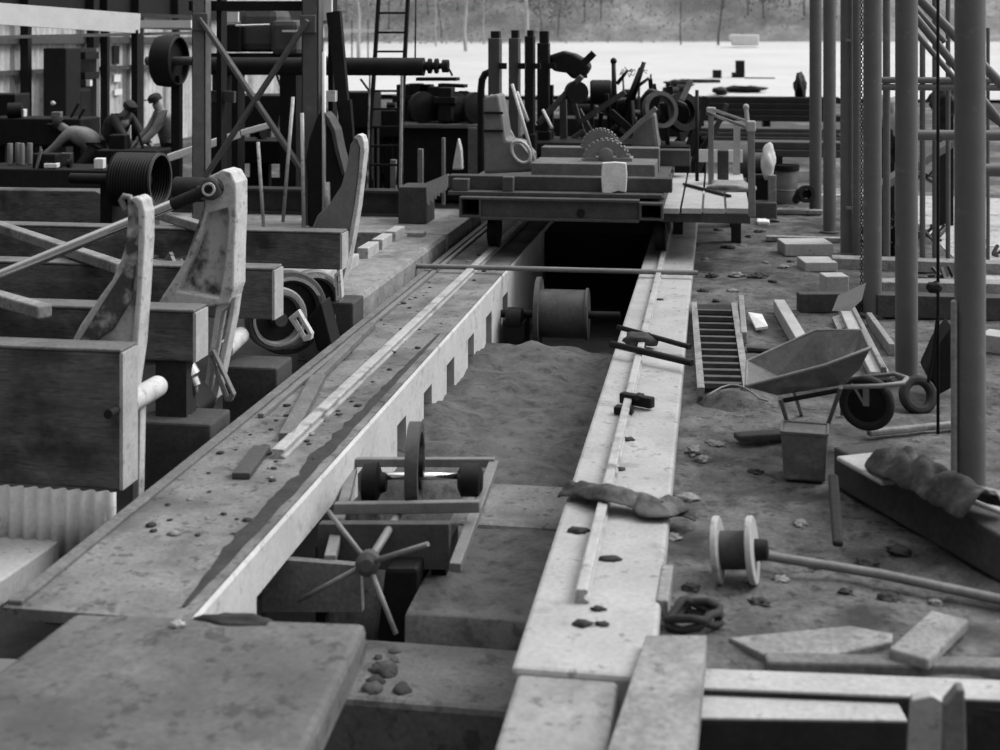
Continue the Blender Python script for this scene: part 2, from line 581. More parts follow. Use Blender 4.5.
# ------------------------------------------------------------------ rails
def rail(name, x, y0, y1, label, h=.05, w=.05, m='steel', group=None):
    mb = MB()
    prof = [(-w * .6, 0), (w * .6, 0), (w * .6, h * .2), (w * .22, h * .35), (w * .22, h * .6), (w * .5, h * .7), (w * .5, h * .95), (w * .35, h), (-w * .35, h), (-w * .5, h * .95), (-w * .5, h * .7), (-w * .22, h * .6), (-w * .22, h * .35), (-w * .6, h * .2)]
    mb.prism([[V((x + a, y0, b)) for a, b in prof]], V((0, y1 - y0, 0)))
    return tag(mb.build(name, M[m]), label, 'rail', group)


rail('track_rail', -.56, 5.72, 20, 'thin steel rail along the pale right track wall', .06, .05, 'railsteel')
rail('track_rail', -2.47, 7.42, 20, 'inner steel rail on the left foundation nearest the pit', .055, .075, 'railsteel')
tag(MB().span(-2.965, -2.90, 5.33, 20, 0, .02).build('edge_angle', M['woodmid'], bevel=.006), 'long edging strip along the outer left side of the left foundation', 'edging')
tag(MB().span(-2.86, -2.82, 8.2, 20, 0, .03).build('track_rail', M['steel'], bevel=.006), 'outer narrow rail on the left foundation beside the edging strip', 'rail')
# loose plank and wedge on the left foundation
tag(MB().bar(G(287, 437, .03), G(318, 378, .03), .10, .05).build('loose_plank', M['woodmid'], bevel=.006), 'short grey plank lying between the rails of the left foundation', 'plank')
tag(MB().bar(G(318, 378, .03), G(372, 325, .03), .06, .05).build('loose_batten', M['woodmid'], bevel=.006), 'thin batten lying beyond the short plank on the left foundation', 'batten')
tag(MB().bar(G(241, 476, .02), G(262, 448, .02), .10, .035).build('steel_plate', M['irongrey'], bevel=.005), 'flat plate lying at the near end of the inner left rail', 'plate')
# cross rod
t = thing('steel_rod', 'long thin round rod lying across both tracks over the pit', 'rod', G(550, 270, 0))
mb = MB().cyl(G(397, 265.5, .06), G(698, 273, .06), .026, n=12)
mb.build('rod', M['steel'], t)
# bars across right rail
tag(MB().cyl(G(618, 327, .10), G(690, 347, .08), .02, n=10).build('iron_bar', M['iron']), 'farther of two dark bars lying crosswise over the right rail', 'bar')
tag(MB().cyl(G(611, 344, .09), G(692, 363, .07), .025, n=10).build('iron_bar', M['iron']), 'nearer of two dark bars lying crosswise over the right rail', 'bar')
mb = MB().lump(G(640, 340, .06), (.13, .08, .06), 4, .5)
tag(mb.build('rag', M['cloth']), 'dark rag bundled between two bars on the right rail', 'rag')
t = thing('rail_clamp', 'small black clamp gripping the right rail beyond the canvas', 'clamp', G(635, 404, 0))
MB().box(G(637, 400, .05), (.24, .06, .07), Matrix.Rotation(-.5, 3, 'Z')).build('jaw', M['iron'], t, bevel=.01)
MB().box(G(624, 410, .03), (.12, .08, .05), Matrix.Rotation(-.2, 3, 'Z')).build('jaw', M['iron'], t, bevel=.01)
MB().cyl(G(637, 398, .04), G(637, 398, .12), .018, n=8).build('bolt', M['iron'], t)


# draped canvas over right wall
def drape(name, label, path, width, m, seed=0, lift=.05, cat='canvas'):
    mb = MB()
    rows = []
    n = len(path) - 1
    K = 9
    pts = []
    for i in range(n):
        for k in range(6):
            pts.append(path[i].lerp(path[i + 1], k / 6))
    pts.append(path[-1])
    for i, p in enumerate(pts):
        d = (pts[min(i + 1, len(pts) - 1)] - pts[max(0, i - 1)]).normalized()
        side = d.cross(UP)
        if side.length < .2:
            side = V((0, 1, 0))
        side.normalize()
        nrm = side.cross(d).normalized()
        row = []
        for j in range(K):
            a = (j / (K - 1) - .5)
            wd = width * (1 + .25 * noise.noise(V((i * .25, seed, 1))))
            hgt = lift * (math.cos(a * math.pi) * (.8 + .8 * noise.noise(V((i * .5, j * .6, seed)))) + .25 * noise.noise(V((i * .9, j * 1.3, seed + 5))))
            row.append(mb.bm.verts.new(p + side * a * wd + nrm * (hgt + .01)))
        rows.append(row)
    for a, b in zip(rows, rows[1:]):
        for j in range(K - 1):
            mb.face([a[j], a[j + 1], b[j + 1], b[j]], True)
    o = mb.build(name, m, solid=.012, subsurf=1)
    return tag(o, label, cat)


drape('canvas_sheet', 'dark canvas draped over the right rail and down its outer side',
      [G(568, 495, .0), G(585, 494, .03), G(615, 499, .06), G(640, 505, .04), G(658, 515, .02), V((-.205, 7.02, -.02)), V((-.19, 6.93, -.07))], .19, M['cloth'], 3, .06)

# ------------------------------------------------------------------ pit machine (sheave frame with handwheel)
t = thing('winch_frame', 'dark rope winch frame with upright pulley and spoked handwheel in the pit', 'winch', V((-1.6, 7.0, -.95)))
mb = MB()
ca = P(415, 466, 7.35)
mb.wheel(ca, V((1, .12, 0)), .24, .185, .07)
pul = mb.build('pulley', M['irongrey'], t)
mb = MB()
mb.wheel(ca, V((1, .12, 0)), .06, .02, .1, 14)
for k in range(5):
    a = k * 2 * math.pi / 5 + .3
    d = V((-.12 * math.cos(a) * 0, math.cos(a), math.sin(a)))
    mb.bar(ca + d * .05, ca + d * .20, .03, .03)
mb.build('pulley_spokes', M['iron'], pul)
mb = MB().cyl(P(366, 476, 7.35), P(462, 476, 7.5), .022, n=10)
mb.build('axle', M['bright'], t)
mb = MB().lathe(P(360, 482, 7.35), V((1, .1, 0)), [(0, .05), (.02, .10), (.1, .11), (.12, .06), (.15, .05)], 18)
mb.build('end_bearing', M['iron'], t)
mb = MB().lathe(P(465, 480, 7.45), V((1, .1, 0)), [(-.04, .05), (-.02, .09), (.08, .09), (.1, .05)], 16)
mb.build('end_bearing', M['iron'], t)
mb = MB()
mb.bar(P(335, 508, 7.1), P(480, 506, 7.1), .05, .06)
mb.bar(P(350, 462, 7.9), P(495, 462, 7.9), .05, .05)
mb.bar(P(455, 568, 6.65), P(494, 464, 7.9), .06, .05)
mb.bar(P(330, 560, 6.65), P(352, 470, 7.9), .06, .05)
mb.build('base_frame', M['steel'], t, bevel=.006)
mb = MB()
mb.prism([[P(318, 524, 6.9), P(449, 524, 6.9), P(449, 570, 6.9), P(316, 570, 6.9)]], V((0, .06, 0)))
mb.build('front_plate', M['irongrey'], t, bevel=.008)
for u in (325, 440):
    q = P(u, 545, 7.0)
    MB().span(q.x - .04, q.x + .04, q.y - .04, q.y + .3, -.95, q.z).build('leg', M['iron'], t)
hub = P(368, 563, 6.45)
mb = MB().lathe(hub, V((.1, -1, .1)), [(-.06, .03), (-.05, .055), (.03, .06), (.05, .03)], 16)
hw = mb.build('handwheel_hub', M['irongrey'], t)
for (u, v, yy) in ((328, 511, 6.55), (396, 634, 6.3), (428, 544, 6.3), (298, 601, 6.5)):
    MB().cyl(hub, P(u, v, yy), .014, .012, 8).build('spoke', M['steel'], hw)
MB().cyl(hub, P(405, 504, 7.3), .022, n=10).build('drive_shaft', M['steel'], t)
# plates / box under the frame
mb = MB().prism([[P(262, 570, 6.6), P(285, 560, 6.6), P(360, 566, 6.6), P(362, 612, 6.6), P(262, 612, 6.6)]], V((0, .05, 0)))
tag(mb.build('leaning_board', M['woodmid']), 'dark leaning boards under the white foundation behind the front slab', 'boards')
mb = MB().lump(V((-1.98, 7.4, -.85)), (.16, .5, .62), 3, .3)
tag(mb.build('earth_heap', M['pitdirt']), 'heap of earth against the white foundation left of the winch frame', 'earth')
mb = MB().prism([[P(385, 568, 6.75), P(418, 568, 6.75), P(414, 660, 6.75), P(374, 660, 6.75)]], V((0, .4, 0)))
tag(mb.build('gear_case', M['iron'], bevel=.02), 'black upright gear case behind the spoked handwheel', 'gear case')

# drum in the pit
t = thing('cable_drum', 'large dark cable drum with one raised flange deep in the pit', 'drum', V((-1.2, 13.6, -.95)))
c0 = P(541, 313, 13.5)
mb = MB().lathe(c0, V((1, .02, 0)), [(0, .24), (.45, .24), (.455, .26), (.48, .26)], 32)
mb.build('barrel', M['irongrey'], t)
mb = MB().lathe(c0, V((1, .02, 0)), [(-.05, .10), (-.045, .36), (0, .36), (.001, .2)], 36)
mb.build('flange', M['irongrey'], t)
mb = MB().cyl(c0 + V((-.5, 0, -.02)), c0 + V((.8, 0, 0)), .04)
mb.build('shaft', M['iron'], t)
mb = MB().lathe(c0 + V((-.34, -.1, -.05)), V((1, 0, 0)), [(0, .08), (.02, .12), (.16, .12), (.18, .06)], 18)
mb.span(c0.x - .36, c0.x - .14, 13.3, 13.7, -.95, c0.z - .06)
mb.build('bearing_block', M['iron'], t)
struct('wall_pit_rear', MB().span(PX0 + .03, PX1 - .01, 17.0, 21.5, -.95, -.05), M['shadedirt'])
struct('ground_pit_end', MB().span(-3.0, -.2, 21.5, 22.3, -.95, -.05), M['shadedirt'])

# ------------------------------------------------------------------ bottom right timbers
def timber(name, label, a, b, w, h, m, cat='timber', bevel=.012, group=None, roll=0):
    up = V((0, 0, 1))
    if roll:
        d = (V(b) - V(a)).normalized()
        up = Matrix.Rotation(roll, 3, d) @ up
    return tag(MB().bar(a, b, w, h, up).build(name, M[m], bevel=bevel), label, cat, group)




def top_timber(name, label, a, b, zt, w, h, m, cat='timber', bevel=.012):
    return timber(name, label, G(*a, z=zt) - V((0, 0, h / 2)), G(*b, z=zt) - V((0, 0, h / 2)), w, h, m, cat, bevel)


mb = MB().prism([[G(646, 634, .05), G(707, 634, .05), G(690, 800, .05), G(590, 800, .05)]], V((0, 0, -.11)))
tag(mb.build('wooden_plank', M['wood'], bevel=.012), 'thick pale plank lying lengthwise over the near end of the right wall', 'plank')
def faced_timber(label, a, b, zt, w_, h_):
    p, q = G(*a, z=zt), G(*b, z=zt)
    t = thing('timber', label, 'timber', (p + q) / 2 - V((0, 0, h_)))
    MB().bar(p - V((0, 0, h_ / 2 + .006)), q - V((0, 0, h_ / 2 + .006)), w_, h_ - .012).build('dark_body', M['woodblack'], t, bevel=.008)  # near-black body under a thin pale top board
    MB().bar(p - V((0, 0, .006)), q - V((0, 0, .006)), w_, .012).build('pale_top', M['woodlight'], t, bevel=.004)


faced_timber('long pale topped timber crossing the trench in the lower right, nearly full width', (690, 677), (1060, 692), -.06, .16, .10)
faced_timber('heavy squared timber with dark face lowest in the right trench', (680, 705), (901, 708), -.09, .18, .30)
top_timber('wooden_plank', 'thin dark edged plank above the long pale trench timber', (765, 656), (1060, 663), -.045, .09, .08, 'woodmid', 'plank')
mb = MB().prism([[G(728, 637, -.06), G(850, 625, -.04), G(893, 633, -.04), G(892, 641, -.04), G(830, 655, -.06), G(765, 655, -.06)]], V((0, 0, -.06)))
tag(mb.build('wedge_board', M['wood'], bevel=.008), 'wedge shaped light board on the dirt at the trench edge', 'board')
timber('wooden_plank', 'short plank slanting down to the trench near the right edge', G(950, 620, -.03), G(908, 660, -.03), .16, .05, 'wood', 'plank')
mb = MB().prism([[P(912, 700, 4.75), P(932, 696, 4.75), P(946, 704, 4.75), P(936, 935, 4.75), P(900, 935, 4.75)]], V((0, .05, 0)))
tag(mb.build('board_stub', M['woodlight'], bevel=.006), 'white board end standing upright in the right trench', 'board')
mb = MB().prism([[P(945, 706, 4.6), P(958, 690, 4.6), P(965, 690, 4.6), P(972, 960, 4.6), P(938, 960, 4.6)]], V((0, .06, 0)))
tag(mb.build('split_board', M['woodmid'], bevel=.006), 'splintered grey board upright beside the white board end', 'board')
mb = MB().prism([[G(970, 712, -.3), G(1050, 712, -.3), G(1050, 770, -.3), G(968, 770, -.3)]], V((0, 0, -.1)))
tag(mb.build('trench_slab', M['concdirty'], bevel=.01), 'grey slab low in the bottom right corner', 'slab')

# edge boards beside right wall
mb = MB().bar(G(662, 612, -.04), G(668, 575, -.04), .05, .10)
tag(mb.build('edge_board', M['wood'], bevel=.006), 'narrow board on edge against the outer side of right track wall', 'board')
t = thing('hose_scrap', 'crumpled dark hose scraps by the plank near the right wall', 'hose', G(695, 620, GZ))
mb = MB()
pts = []
for i in range(30):
    a = i * .5
    pts.append(G(694, 616, -.03) + V((.10 * math.cos(a) + .02 * math.sin(3 * a), .10 * math.sin(a), .03 * math.sin(a * 1.7))))
mb.tube(pts, .018, 8)
mb.build('hose_coil', M['rubber'], t)

# ------------------------------------------------------------------ spool
t = thing('wire_spool', 'empty wire spool with pale round flanges lying on the dirt', 'spool', G(737, 578, GZ))
sa = P(718, 550, 6.305)
sb = P(752, 550, 6.285)
ax = (sb - sa).normalized()
for q, nm in ((sa, 0), (sb, 1)):
    MB().lathe(q - ax * .015, ax, [(0, .145), (.004, .15), (.026, .15), (.03, .145)], 32).build('flange', M['woodlight'], t)
MB().cyl(sa, sb, .085, n=24).build('core', M['wooddark'], t)
MB().lathe(sb + ax * .01, ax, [(0, .05), (.06, .045), (.065, .02)], 16).build('hub', M['iron'], t)
tag(MB().tube([G(768, 556, -.04), G(880, 574, -.04), G(1060, 612, -.05)], .022, 10).build('steel_pipe', M['steel']), 'long thin pipe on the dirt running right from the spool', 'pipe')
timber('stake', 'thin dark stake driven upright into the dirt below the square can', P(833, 476, 7.0), P(838, 545, 6.55), .05, .035, 'woodblack', 'stake')

# can / box
t = thing('square_can', 'square dull metal can standing in front of the wheelbarrow', 'can', G(806, 484))
cc0 = G(805, 476)
rot = Matrix.Rotation(-.10, 3, 'Z')
mb = MB()
hh = .27
R0 = [rot @ V(p) for p in ((-.115, -.1, 0), (.115, -.1, 0), (.115, .1, 0), (-.115, .1, 0))]
R1 = [rot @ V(p) for p in ((-.13, -.11, hh), (.13, -.11, hh), (.13, .11, hh), (-.13, .11, hh))]
A = [mb.bm.verts.new(cc0 + p) for p in R0]
B = [mb.bm.verts.new(cc0 + p) for p in R1]
for i in range(4):
    mb.face([A[i], A[(i + 1) % 4], B[(i + 1) % 4], B[i]])
mb.face(A)
mb.face(B)
mb.build('can_body', M['tin'], t, bevel=.015)
mb = MB()
pr = [cc0 + rot @ V(p) for p in ((-.135, -.115, hh), (.135, -.115, hh), (.135, .115, hh), (-.135, .115, hh))]
for i in range(4):
    mb.bar(pr[i].lerp(cc0 + V((0, 0, hh)), .06), pr[(i + 1) % 4].lerp(cc0 + V((0, 0, hh)), .06), .012, .014)
mb.build('rim', M['tin'], t)

# ------------------------------------------------------------------ wheelbarrow
t = thing('wheelbarrow', 'dented steel wheelbarrow with black wheel standing on the dirt', 'wheelbarrow', G(830, 430))
Y0 = 8.05
rim = [P(746, 386, Y0), P(826, 365, Y0), P(870, 348, Y0)]
bot = [P(778, 399, Y0), P(842, 389, Y0), P(860, 374, Y0)]
dv = V((.02, .62, 0))
ins = V((0, .10, 0))
mb = MB()
Rn = [mb.bm.verts.new(p) for p in rim]
Bn = [mb.bm.verts.new(p + ins) for p in bot]
Bf = [mb.bm.verts.new(p + dv - ins) for p in bot]
rimf = [rim[0] + dv, rim[1] + dv + V((-.03, 0, .07)), rim[2] + dv + V((0, 0, -.03))]
Rf = [mb.bm.verts.new(p) for p in rimf]
for A, B in ((Rn, Bn), (Bn, Bf), (Bf, Rf)):
    for i in range(2):
        mb.face([A[i], A[i + 1], B[i + 1], B[i]], False)
for i in (0, 2):
    mb.face([Rn[i], Bn[i], Bf[i], Rf[i]])
tray = mb.build('tray', M['tin'], t, solid=.012, bevel=.02)
mb = MB()
mb.tube([rim[0], rim[1], rim[2], rimf[2], rimf[1], rimf[0], rim[0]], .010, 8)
mb.build('rim', M['steel'], tray)
wc = P(867, 403, 8.45)
wa = V((.25, 1, 0)).normalized()
mb = MB().wheel(wc, wa, .165, .11, .07, 32)
wh = mb.build('wheel', M['rubber'], t, bevel=.02)
mb = MB().lathe(wc - wa * .025, wa, [(0, .03), (.005, .115), (.045, .115), (.05, .03)], 24)
mb.build('wheel_disc', M['iron'], wh)
mb = MB().tube([P(843, 387, 8.1), P(880, 386, 8.05), P(903, 383, 8.1), P(907, 378, 8.35), P(895, 374, 8.6), P(845, 379, 8.6)], .014, 8)
mb.build('front_loop', M['steel'], t)
mb = MB().bar(P(866, 386, 8.15), P(866, 406, 8.15), .035, .012).bar(P(852, 384, 8.15), P(864, 404, 8.15), .02, .012)
mb.build('fork', M['steel'], t)
for pts in ([P(841, 387, 8.05), G(824, 436)], [P(780, 398, 8.05), G(792, 438)], [P(845, 380, 8.6), G(842, 414)], [P(792, 385, 8.6), G(802, 416)]):
    MB().tube(pts, .014, 8).build('leg', M['steel'], t)
MB().tube([P(846, 389, 8.12), P(782, 401, 8.12)], .014, 8).build('under_bar', M['iron'], t)
MB().tube([P(846, 380, 8.55), P(782, 392, 8.55)], .014, 8).build('under_bar', M['iron'], t)

# ------------------------------------------------------------------ big baulk pile right
timber('timber_baulk', 'heavy timber with dark broad face lying slantwise under the crumpled tarpaulin', G(860, 463, .04), G(1075, 578, .04), .34, .22, 'wooddark', 'baulk', .015)
timber('wooden_plank', 'added pale board giving the slanting timber a sunlit top at its near end', G(858, 456, .165), G(905, 481, .165), .27, .03, 'woodlight', 'plank')  # pale board added to paint the sunlit top of the timber
timber('wooden_plank', 'pale plank on the heavy slanting timber by the foremost post', G(950, 488, .16), G(1080, 545, .12), .12, .05, 'woodlight', 'plank')
timber('wooden_plank', 'grey plank running along the back of the slanting timber', G(905, 478, .17), G(1060, 512, .16), .10, .06, 'wood', 'plank')
drape('tarpaulin', 'crumpled dark tarpaulin thrown over the slanting timber on the right',
      [G(886, 470, .17), G(905, 478, .19), G(935, 492, .20), G(962, 507, .18), G(985, 520, .17)], .26, M['tarp'], 8, .15, 'tarpaulin')
timber('wooden_batten', 'pale batten on the dirt between wheelbarrow and foremost post', G(868, 433, -.05), G(957, 424, -.05), .05, .04, 'wood', 'batten')
timber('wooden_batten', 'small dark flat board on the dirt left of the square can', G(736, 437, -.05), G(788, 434, -.05), .10, .04, 'wooddark', 'batten')
timber('wooden_stake', 'tall narrow board upright against the foremost post', P(954, 478, 7.7), P(954, 300, 7.7), .03, .05, 'wood', 'board')

# ------------------------------------------------------------------ steel pipe posts
def post(u, v, du, label, grp='row of pipe posts on the right'):
    b = G(u, v)
    r = du / 2 * (H - GZ) / (v - HY)
    t = thing('pipe_post', label, 'post', b, grp)
    MB().cyl(b, b + V((0, 0, 6)), r, n=28).build('shaft', M['post'], t)
    MB().lathe(b + V((0, 0, -.03)), UP, [(0, r * 1.5), (.04, r * 1.5), (.05, r)], 24).build('foot', M['irongrey'], t)
    return t


post(970, 490, 30, 'thickest and nearest pipe post, beside the crumpled tarpaulin')
post(906.5, 381, 22, 'second nearest pipe post, just right of the wheelbarrow wheel')
post(872.5, 315, 18, 'third nearest pipe post, with a thin chain hanging at its left')
post(847.5, 254, 14, 'fourth nearest pipe post, clamped to a thin upright pipe')
post(829.5, 232, 12.5, 'fifth pipe post, between the clamped post and the farthest one')
post(815.5, 212, 12, 'farthest pipe post of the row, leftmost in the picture')
t = thing('thin_pipe', 'thin upright pipe clamped just right of the fourth post', 'pipe', G(857, 256))
b = G(857, 256)
MB().cyl(b, b + V((0, 0, 6)), .045, n=14).build('pipe', M['post'], t)
for v in (40, 208):
    MB().bar(P(846, v, b.y), P(866, v, b.y), .04, .03).build('clamp', M['steel'], t)
t = thing('hanging_chain', 'thin chain hanging along the left side of the third post', 'chain', G(861.5, 312))
mb = MB()
b = G(861.5, 313)
z = 4.0
k = 0
while z > GZ + .05:
    mb.wheel(b + V((0, 0, z)), V((1, 0, 0)) if k % 2 else V((0, 1, 0)), .018, .009, .010, 6)
    z -= .027
    k += 1
o = mb.build('links', M['irongrey'], t)
t = thing('hanging_cable', 'dark cable hanging straight down left of the foremost post', 'cable', G(938, 432))
b = G(938, 434)
MB().cyl(b, b + V((0, 0, 6)), .010, n=8).build('cable', M['iron'], t)
mb = MB().tube([b + V((0, 0, .75)), b + V((-.03, 0, .5)), b + V((-.06, 0, .32))], .012, 6).lump(b + V((-.02, 0, .92)), (.05, .04, .04), 2, .3)
mb.build('hook_block', M['iron'], t)

# scaffold to the right
t = thing('pipe_scaffold', 'scaffold of crossed steel pipes behind the pipe posts', 'scaffold', V((2.6, 15, GZ)))


def sc(nm, a, b, r, m='post'):
    MB().cyl(a, b, r, n=12).build(nm, M[m], t)


YS = 15.0
sc('upper_rail', P(876, 80, YS), P(1060, 81, YS), .035)
sc('upper_rail', P(876, 87, YS), P(1060, 88, YS), .035)
sc('lower_rail', P(912, 135, 12), P(1070, 136, 12), .045)
sc('lower_rail', P(980, 170, 11), P(1070, 171, 11), .05)
sc('diagonal_brace', P(905, -16, 13), P(1030, 114, 13), .045)
sc('diagonal_brace', P(908, 8, 13.5), P(1030, 158, 13.5), .04)
sc('diagonal_brace', P(910, 2, 14.2), P(945, 42, 14.2), .03)
sc('diagonal_brace', P(905, 20, 14.6), P(960, 85, 14.6), .03)
for u, w_ in ((886.5, .04), (922.5, .03), (935, .03), (948, .025), (988, .02)):
    top = -40 if u < 900 or 930 < u < 960 else (40 if u < 930 else 28)
    a = P(u, top, 15.2)
    sc('upright', V((a.x, a.y, GZ)), a, w_)
timber('scaffold_strut', 'dark strut leaning up to the right behind the second post', P(878, 188, 16), P(958, 138, 17), .12, .1, 'irongrey', 'strut')
timber('angle_iron', 'short dark angle iron lying in the yard right of the second post', G(918, 172), G(936, 184), .12, .12, 'irongrey', 'iron')
timber('angle_iron', 'dark iron length leaning on the scaffold at the right edge', P(985, 112, 14.4), P(1030, 146, 14.4), .1, .06, 'irongrey', 'iron')
for i, (u, v, rr) in enumerate(((885, 118, .25), (892, 150, .22), (878, 250, .12), (945, 100, .2), (884, 140, .25))):
    mb = MB().lump(D(u, v, 18 if i < 2 or i > 2 else 12.5), (rr, rr, rr * 1.1), i, .6)
    lab = ('pale machine lump on the dark stack behind the third post', 'dark machine bulk under the pale lump behind third post', 'dark bush of scrap between third and second posts', 'dark scrap bundle behind the hanging cable', 'dark mechanism behind the second and third posts')[i]
    if i == 2:
        mb2 = MB()
        for k in range(60):
            a = G(885 + rng.uniform(-8, 10), 255, GZ)
            mb2.bar(a, a + V((rng.uniform(-.25, .25), rng.uniform(-.2, .2), rng.uniform(.1, .5))), .02, .02)
        mb.bm.free()
        mb = mb2
    if i != 2:
        q_ = D(u, v, 18)
        mb.bar((q_.x, q_.y, GZ), (q_.x, q_.y, q_.z), rr, rr * .7)
    tag(mb.build('scrap_heap', M['stone'] if i == 0 else M['iron']), lab, 'scrap')
for i, (u, v) in enumerate(((920, 180), (945, 285), (928, 240), (985, 255))):
    mb = MB()
    a = G(u, v)
    for k in range(14):
        q = a + V((rng.uniform(-.2, .2), rng.uniform(-.3, .3), .03))
        mb.bar(q, q + V((rng.uniform(-.2, .2), rng.uniform(-.3, .3), rng.uniform(.02, .16))), .03, .03)
    tag(mb.build('brushwood_heap', M['irongrey']), ('twiggy scrap below the angle iron beyond the second post', 'dark sticks under the cable between the first and second posts', 'scattered sticks in the bright yard between first and second posts', 'dark twigs at the right edge beyond the foremost post')[i], 'sticks')

# ------------------------------------------------------------------ floor grate
t = thing('ladder_grate', 'flat slatted grate like a short ladder lying beside the right wall', 'grate', G(720, 350))
for a, b in (((694, 305), (701, 392)), ((734, 306), (747, 391))):
    MB().bar(G(*a, z=-.02), G(*b, z=-.02), .05, .06).build('side_rail', M['wood'], t)
for k in range(12):
    f = (k + .5) / 12
    v = 308 + f * 80
    MB().bar(G(694 + 7 * f, v, z=-.02), G(734 + 13 * f, v + 1, z=-.02), .06, .035).build('slat', M['irongrey'], t)
struct('trim_2', MB().prism([[G(695, 306, -.062), G(734, 306, -.062), G(746, 392, -.062), G(701, 392, -.062)]], V((0, 0, .015))), M['shadedirt'])  # near-black sheet under the slats colours the gaps as shade

# loose boards and blocks on the right
B_ = [
    ('wooden_plank', 'pale batten standing on edge just right of the grate', (741, 300), (744, 338), .05, .10, 'wood', 'plank'),
    ('wooden_plank', 'pale plank tilted on the dirt between the grate and the wheelbarrow nose', (779, 306), (806, 352), .10, .12, 'woodlight', 'plank'),
    ('wooden_plank', 'broad pale plank lying behind the wheelbarrow tray', (846, 310), (864, 350), .14, .08, 'woodlight', 'plank'),
    ('wooden_plank', 'narrow dark edged plank crossing behind the wheelbarrow front', (851, 308), (884, 374), .04, .10, 'wood', 'plank'),
    ('wooden_plank', 'pale board end showing under the wheelbarrow front rim', (864, 345), (880, 376), .14, .06, 'woodlight', 'plank'),
    ('wooden_plank', 'short thin plank leaning beside the third post', (869, 318), (892, 350), .05, .10, 'wood', 'plank'),
    ('timber', 'dark faced timber left of the third post, lying crosswise', (798, 302), (872, 302), .14, .17, 'wooddark', 'timber'),
    ('timber', 'squared timber with dark end near the fourth post', (781, 247), (829, 247), .45, .14, 'woodlight', 'timber'),
    ('timber', 'pale slab of wood below the dark ended timber', (801, 264), (833, 264), .4, .10, 'woodlight', 'timber'),
    ('timber', 'long pale timber running right behind the third and second posts', (832, 262), (1010, 268), .25, .12, 'wood', 'timber'),
    ('timber', 'second long pale timber running right past the third and second posts', (880, 286), (1010, 288), .25, .12, 'wood', 'timber'),
    ('timber', 'long dark timber lying in front of the pale timbers on the right', (876, 304), (1030, 308), .2, .2, 'wooddark', 'timber'),
    ('timber', 'thin timber edging the dirt behind the fifth post', (766, 238), (846, 240), .12, .06, 'wood', 'timber'),
    ('timber', 'thin timber edging the dirt near the farthest post', (776, 211), (822, 212), .15, .06, 'wood', 'timber'),
    ('timber', 'pale timber behind the foremost post at the right edge', (984, 340), (1060, 350), .25, .14, 'woodlight', 'timber'),
    ('timber', 'dark plank at the right edge above the pale timber', (984, 300), (1060, 312), .2, .1, 'wooddark', 'timber'),
    ('wooden_plank', 'thin dark board on the dirt between grate and tilted plank', (747, 348), (778, 350), .08, .03, 'wooddark', 'plank'),
]
for nm, lab, a, b, w_, h_, m_, c_ in B_:
    timber(nm, lab, G(*a, z=GZ + h_ / 2), G(*b, z=GZ + h_ / 2), w_, h_, m_, c_, .008)
# block, leaning sheet, papers
tag(MB().box(G(834, 288, .04), (.22, .22, .26), Matrix.Rotation(.2, 3, 'Z')).build('wooden_block', M['woodlight'], bevel=.01), 'pale upright wooden block beside the fourth post base', 'block')
mb = MB().prism([[P(832, 311, 11.0), P(838, 296, 11.2), P(866, 283, 11.4), P(862, 300, 11.2), P(850, 311, 11.0)]], V((0, .02, 0)))
tag(mb.build('sheet_metal', M['irongrey']), 'small grey sheet leaning on the dark crosswise timber', 'sheet')
mb = MB().prism([[G(748, 312, -.02), G(762, 314, -.0), G(768, 326, .0), G(756, 328, -.04)]], V((0, 0, -.02)))
tag(mb.build('paper_scrap', M['paper']), 'pale flat scrap just right of the grate top', 'scrap')
mb = MB().prism([[G(832, 317, -.05), G(845, 312, -.02), G(848, 326, -.05), G(838, 330, -.05)]], V((0, 0, -.03)))
tag(mb.build('paper_scrap', M['stone']), 'crumpled pale sack lying left of the broad pale plank', 'scrap')
mb = MB()
pts = [G(703, 402, -.03)]
for i in range(9):
    f = i / 8
    pts.append(G(706 + 62 * f, 397 - 14 * math.sin(math.pi * min(1, f * 1.1)) + 4 * f, .03))
mb.tube(pts, .007, 6)
tag(mb.build('bent_wire', M['steel']), 'bent thin wire arched on the mound in front of the grate', 'wire')
mb = MB().lump(G(738, 408, -.14), (.28, .38, .12), 5, .3)
tag(mb.build('dirt_mound', M['dirt']), 'low heap of dirt in front of the grate', 'heap')
# second barrow / scoop near front post
mb = MB().prism([[P(926, 372, 9.6), P(938, 345, 9.6), P(953, 325, 9.6), P(953, 388, 9.6), P(938, 396, 9.6)]], V((0, .3, 0)))
tag(mb.build('metal_scoop', M['iron'], bevel=.03), 'dark metal scoop leaning behind the hanging cable and foremost post', 'scoop')
t = thing('rubber_tyre', 'small old tyre lying by the foot of the second post', 'tyre', G(920, 402))
MB().wheel(G(918, 395, 0), V((.3, -.9, .3)), .13, .07, .08, 24).build('casing', M['stonedark'], t, bevel=.02)

